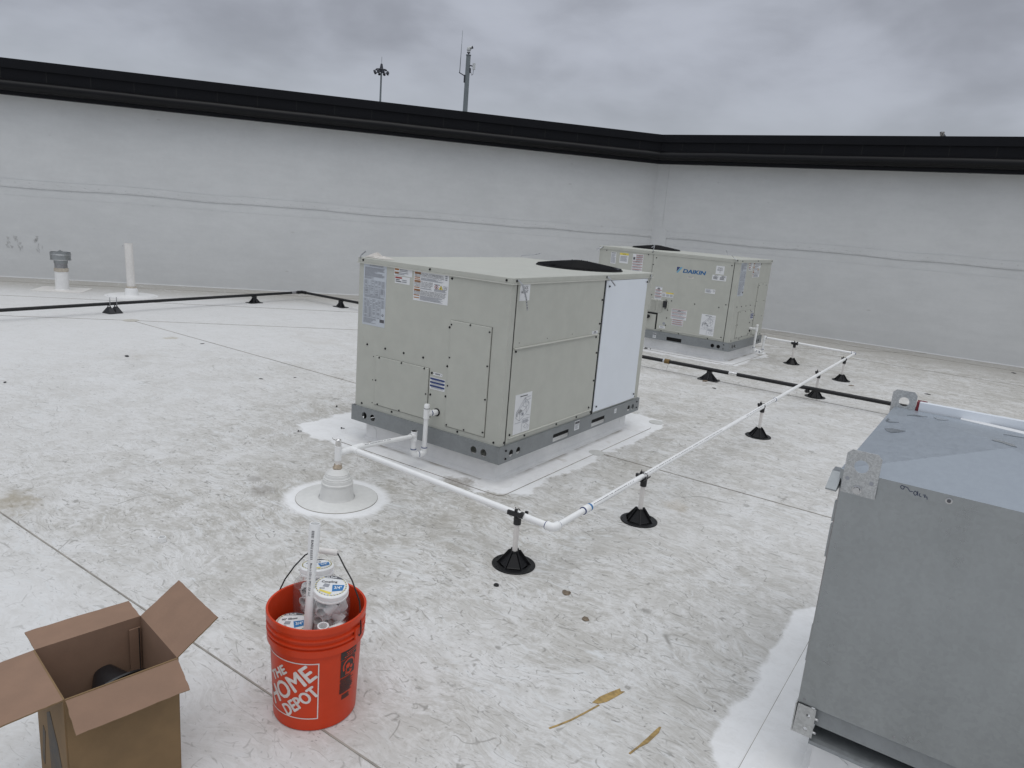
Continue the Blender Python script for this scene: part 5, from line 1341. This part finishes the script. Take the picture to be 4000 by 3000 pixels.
def fit_mesh(kind):
    m = MB()
    if kind == 'coupling': m.pipe((0, 0, -.02), (0, 0, .02), .0172, .0135, 18)
    else:
        pts = [V((0, 0, -.026)), V((0, 0, -.012)), V((0, 0, -.004)), V((.003, 0, .004)), V((.010, 0, .010)), V((.018, 0, .012)), V((.032, 0, .012))]
        m.tube(pts, .0172, 18, caps=False); m.tube(pts[::-1], .0138, 18, caps=False)
        for e, d_ in ((pts[0], V((0, 0, -1))), (pts[-1], V((1, 0, 0)))):
            m.pipe(e, e + d_ * .002, .0185, .0138, 18)
    o = m.obj('pipe_' + kind, 'pvc', normals=(kind == 'coupling')); me = o.data; bpy.data.objects.remove(o); return me
FM = {k: fit_mesh(k) for k in ('coupling', 'elbow')}
def fittings(j, n, kinds, r, z0, z1, label, group):
    Mj = Matrix.LocRotScale(j.location, j.rotation_quaternion, None); done = []
    tries = 0
    while len(done) < n and tries < 4000:
        tries += 1
        a = rnd.random() * 6.28; rr = r * math.sqrt(rnd.random()); p = V((rr * math.cos(a), rr * math.sin(a), rnd.uniform(z0, z1)))
        if any((p - q).length < .032 for q in done): continue
        done.append(p); k = rnd.choice(kinds)
        o = bpy.data.objects.new('pipe_' + k, FM[k]); COL.objects.link(o); o.location = Mj @ p
        o.rotation_euler = (rnd.uniform(0, 6), rnd.uniform(0, 6), rnd.uniform(0, 6)); tag(o, label, 'pipe fitting', group)
fittings(jf, 20, ['coupling', 'elbow'], .034, .03, .138, 'white plastic pipe fitting seen through the front clear jar', 'fittings in the front jar')
fittings(jb, 16, ['elbow', 'coupling'], .042, .03, .115, 'white plastic pipe fitting seen through the rear clear jar', 'fittings in the rear jar')
# one loose coupling standing between jar and rim
o = bpy.data.objects.new('pipe_coupling', FM['coupling']); COL.objects.link(o); o.location = BC + V((.088, -.050, .330)); o.rotation_euler = (.12, .1, 0)
tag(o, 'loose white coupling standing upright against the front bucket rim', 'pipe fitting')
o = bpy.data.objects.new('pipe_elbow', FM['elbow']); COL.objects.link(o); o.location = BC + V((.098, -.010, .318)); o.rotation_euler = (1.3, .2, 2.4)
tag(o, 'loose white elbow between the front jar and the bucket rim', 'pipe fitting')

# ------------------------------------------------------------------ odds and ends on the roof
m = MB(); m.pipe((0, 0, 0), (0, 0, .022), .0172, .0140, 24); o = m.obj('pipe_ring', 'pvc'); o.location = (-.68, -1.73, .001); tag(o, 'small white cut pipe ring lying alone left of the boot', 'pipe ring')
m = MB(); m.lathe([(.004, .0), (.0125, 0), (.0125, .003), (.0105, .006), (.004, .006), (.004, 0)], seg=18); o = m.obj('rubber_washer', 'black_plastic'); o.location = (.716, -.977, .001); tag(o, 'small black rubber washer in front of the nearest stand', 'washer')
def clodm(x, y, r, label):
    m = MB(); bmesh.ops.create_icosphere(m.bm, subdivisions=2, radius=1)
    for v in m.bm.verts: v.co *= r * (1 + .5 * mnoise.noise(v.co * 1.7 + V((x * 9, y * 9, 0)))); v.co.z = max(-.001, v.co.z * .35 + .002)
    o = m.obj('mud_clod', 'clod'); o.location = (x, y, 0); tag(o, label, 'mud clod')
clodm(.987, -.817, .020, 'flat brown mud clod right of the nearest stand'); clodm(1.158, -.947, .016, 'smaller brown mud clod nearer the galvanized housing')
def ms():
    m = MB(); m.lathe([(0, 0), (.0065, 0), (.0065, .002), (.0045, .002), (.0045, .006), (.0025, .006), (.0025, .026), (0, .03)], seg=8); o = m.obj('loose_screw', 'screw_black'); me = o.data; bpy.data.objects.remove(o); return me
LS = ms()
def loose(x, y, a, label, group=None, k=1.):
    o = bpy.data.objects.new('loose_screw', LS); COL.objects.link(o); o.location = (x, y, .0065 * k); o.rotation_euler = (PI / 2, 0, a); o.scale = (k, k, k); tag(o, label, 'screw', group)
loose(-1.622, -.185, 2.2, 'loose black screw on the roof left of the stepped boot'); loose(-1.483, .094, 1.9, 'loose black screw at the edge of the near unit skirt'); loose(-1.95, .469, .6, 'loose black screw on the roof left of the near unit')
for i, (x, y) in enumerate(((-1.682, 5.722), (-1.619, 5.691), (-1.64, 5.76), (-1.593, 5.708), (-1.595, 5.74), (-1.549, 5.735))):
    z_ = loose(x, y - .03, i * 1.3, 'loose black screw scattered on the skirt before the far unit', 'screws before the far unit', 1.15)
def chip(x, y, r, label, mat='black_plastic'):
    m = MB(); bmesh.ops.create_icosphere(m.bm, subdivisions=1, radius=1)
    for v in m.bm.verts: v.co = V((v.co.x * r * 1.5, v.co.y * r * .7, max(-.001, v.co.z * r * .35))) * (1 + .4 * mnoise.noise(v.co * 3 + V((x, y, 0))))
    o = m.obj('debris_chip', mat); o.location = (x, y, .001); o.rotation_euler = (0, 0, x * 7); tag(o, label, 'debris')
chip(-4.542, .129, .030, 'black scrap on the open roof left of the near unit'); chip(-4.742, 1.055, .018, 'black chip near the long seam at left')
chip(-3.07, .57, .016, 'black chip left of the near unit, below the seam'); chip(-2.938, .843, .012, 'tiny black chip close to the long seam'); chip(1.776, 6.062, .026, 'black chip on the roof right of the far elbow')
chip(2.589, 9.147, .03, 'black chip at the foot of the right parapet'); chip(1.012, 5.722, .028, 'grey chip beside the stand next to the far elbow', 'clod'); chip(-4.096, -1.077, .018, 'dark chip at the left edge of the roof')
chip(-.264, 4.33, .035, 'grey chip in front of the support between the units', 'clod'); chip(-.06, 4.05, .02, 'black chip in front of the gas pipe between the units')

# ------------------------------------------------------------------ masts beyond the parapet
def toward(P, k): return CAM + (V(P) - CAM) * k
b0 = toward((-40.33, 38.74, 9.36), 2.0); top = 1.6107 + (11.65 - 1.6107) * 2
lm = thing('light_mast', 'tall thin mast with a ring of floodlights beyond the left parapet', 'light mast', (b0.x, b0.y, -7))
m = MB(); m.tube([(0, 0, 0), (0, 0, top + 7)], [.24, .13], 12); m.obj('pole', 'pole_metal', lm)
hz = top + 7 - .3
m = MB(); m.tube([(.8 * math.cos(2 * PI * k / 16), .8 * math.sin(2 * PI * k / 16), hz + .45) for k in range(16)], .07, 6, closed=True)
for k in range(6): a = k * PI / 3; m.tube([(0, 0, hz + .5), (.8 * math.cos(a), .8 * math.sin(a), hz + .5)], .05, 6)
m.lathe([(.0, 1.35), (.15, 1.3), (.3, .5), (.25, .1)], (0, 0, hz), 10); m.tube([(0, 0, hz + 1.3), (0, 0, hz + 2.3)], .025, 5); m.obj('lamp_ring', 'pole_dark', lm)
for k in range(8):
    a = k * PI / 4 + .3; M = Matrix.Translation((1.05 * math.cos(a), 1.05 * math.sin(a), hz + .05)) @ Matrix.Rotation(a, 4, 'Z') @ Matrix.Rotation(.65, 4, 'Y') @ Matrix.Scale(.62, 4)
    m = MB(); m.lathe([(.12, .38), (.18, .3), (.36, -.28), (.34, -.32), (0, -.30)], seg=12, M=M); m.tube([(.8 * math.cos(a), .8 * math.sin(a), hz + .45), (1.05 * math.cos(a), 1.05 * math.sin(a), hz + .2)], .05, 5); m.obj('floodlight', 'pole_dark', lm)
b1 = toward((-35.478, 43.147, 9.2), .75); T1 = 1.6107 + (13.43 - 1.6107) * .75
cm_ = thing('camera_mast', 'grey pole with a whip antenna and a white camera beyond the parapet', 'camera mast', (b1.x, b1.y, -7), math.atan2(.5712, .8169))
h1 = T1 + 7
m = MB(); m.tube([(0, 0, 0), (0, 0, h1)], [.20, .128], 8, smooth=False); m.tube([(0, 0, h1), (0, 0, h1 + .04)], .15, 12); m.obj('pole', 'pole_metal', cm_)
m = MB(); m.tube([(0, 0, h1), (0, 0, h1 + .16)], .04, 8); m.lathe([(.0, .0), (.10, .0), (.10, .03), (0, .04)], (0, 0, h1 + .13), 12); m.obj('camera_mount', 'pole_dark', cm_)
m = MB(); m.lathe([(.09, .17), (.09, .26), (.12, .28), (.13, .36), (.08, .46), (0, .48)], (0, 0, h1), 14); m.tube([(.0, -.02, h1 + .38), (.2, -.08, h1 + .44)], [.09, .075], 10); m.obj('camera_dome', 'camera_white', cm_)
m = MB(); m.tube([(.18, -.08, h1 + .43), (.235, -.09, h1 + .45)], .076, 10); m.obj('camera_lens', 'pole_dark', cm_)
wz = T1 - 1.05 + 7
m = MB(); m.tube([(-.45, 0, wz + .12), (-.42, 0, wz + 2.35)], [.022, .012], 6); m.obj('whip_antenna', 'pole_metal', cm_)
m = MB(); m.tube([(-.12, 0, wz - .08), (-.49, 0, wz + .10)], .03, 6); m.box((-.19, -.1, wz - .42), (-.12, .1, wz - .02)); m.obj('antenna_bracket', 'pole_dark', cm_)
m = MB(); m.box((.28, -.1, h1 - .75), (.44, -.05, h1 - .40)); m.obj('panel_antenna', 'camera_white', cm_)
m = MB(); m.tube([(.1, 0, h1 - .53), (.3, -.06, h1 - .56)], .035, 6); m.box((.09, -.08, h1 - .92), (.19, .08, h1 - .68)); m.tube([(.34, -.08, h1 - .75), (.33, -.08, h1 - 1.0), (.26, -.05, h1 - 1.06), (.2, 0, h1 - .9)], .014, 5); m.obj('antenna_arm', 'pole_dark', cm_)
b2 = V((-3.75, 56.26, 0))
ft = thing('lattice_tip', 'tiny lattice mast top peeking over the right parapet', 'antenna mast', (b2.x, b2.y, -7))
m = MB()
for sx in (-.22, .22):
    for sy in (-.2, .2): m.tube([(sx, sy, 0), (sx * .3, sy * .3, 16.7)], .05, 5)
for k in range(24): z = 3 + k * .56; s_ = .22 * (1 - .7 * z / 16.7); m.tube([(-s_, -s_, z), (s_, s_, z + .5), (-s_, s_, z + .25)], .045, 5)
m.obj('tower', 'lattice', ft)
m = MB(); m.tube([(0, 0, 16.6), (.35, 0, 16.2), (.7, 0, 15.95)], .09, 6); m.tube([(0, 0, 16.3), (-.1, 0, 16.7)], .09, 6); m.obj('tip_arm', 'pole_dark', ft)
bpy.context.view_layer.update()
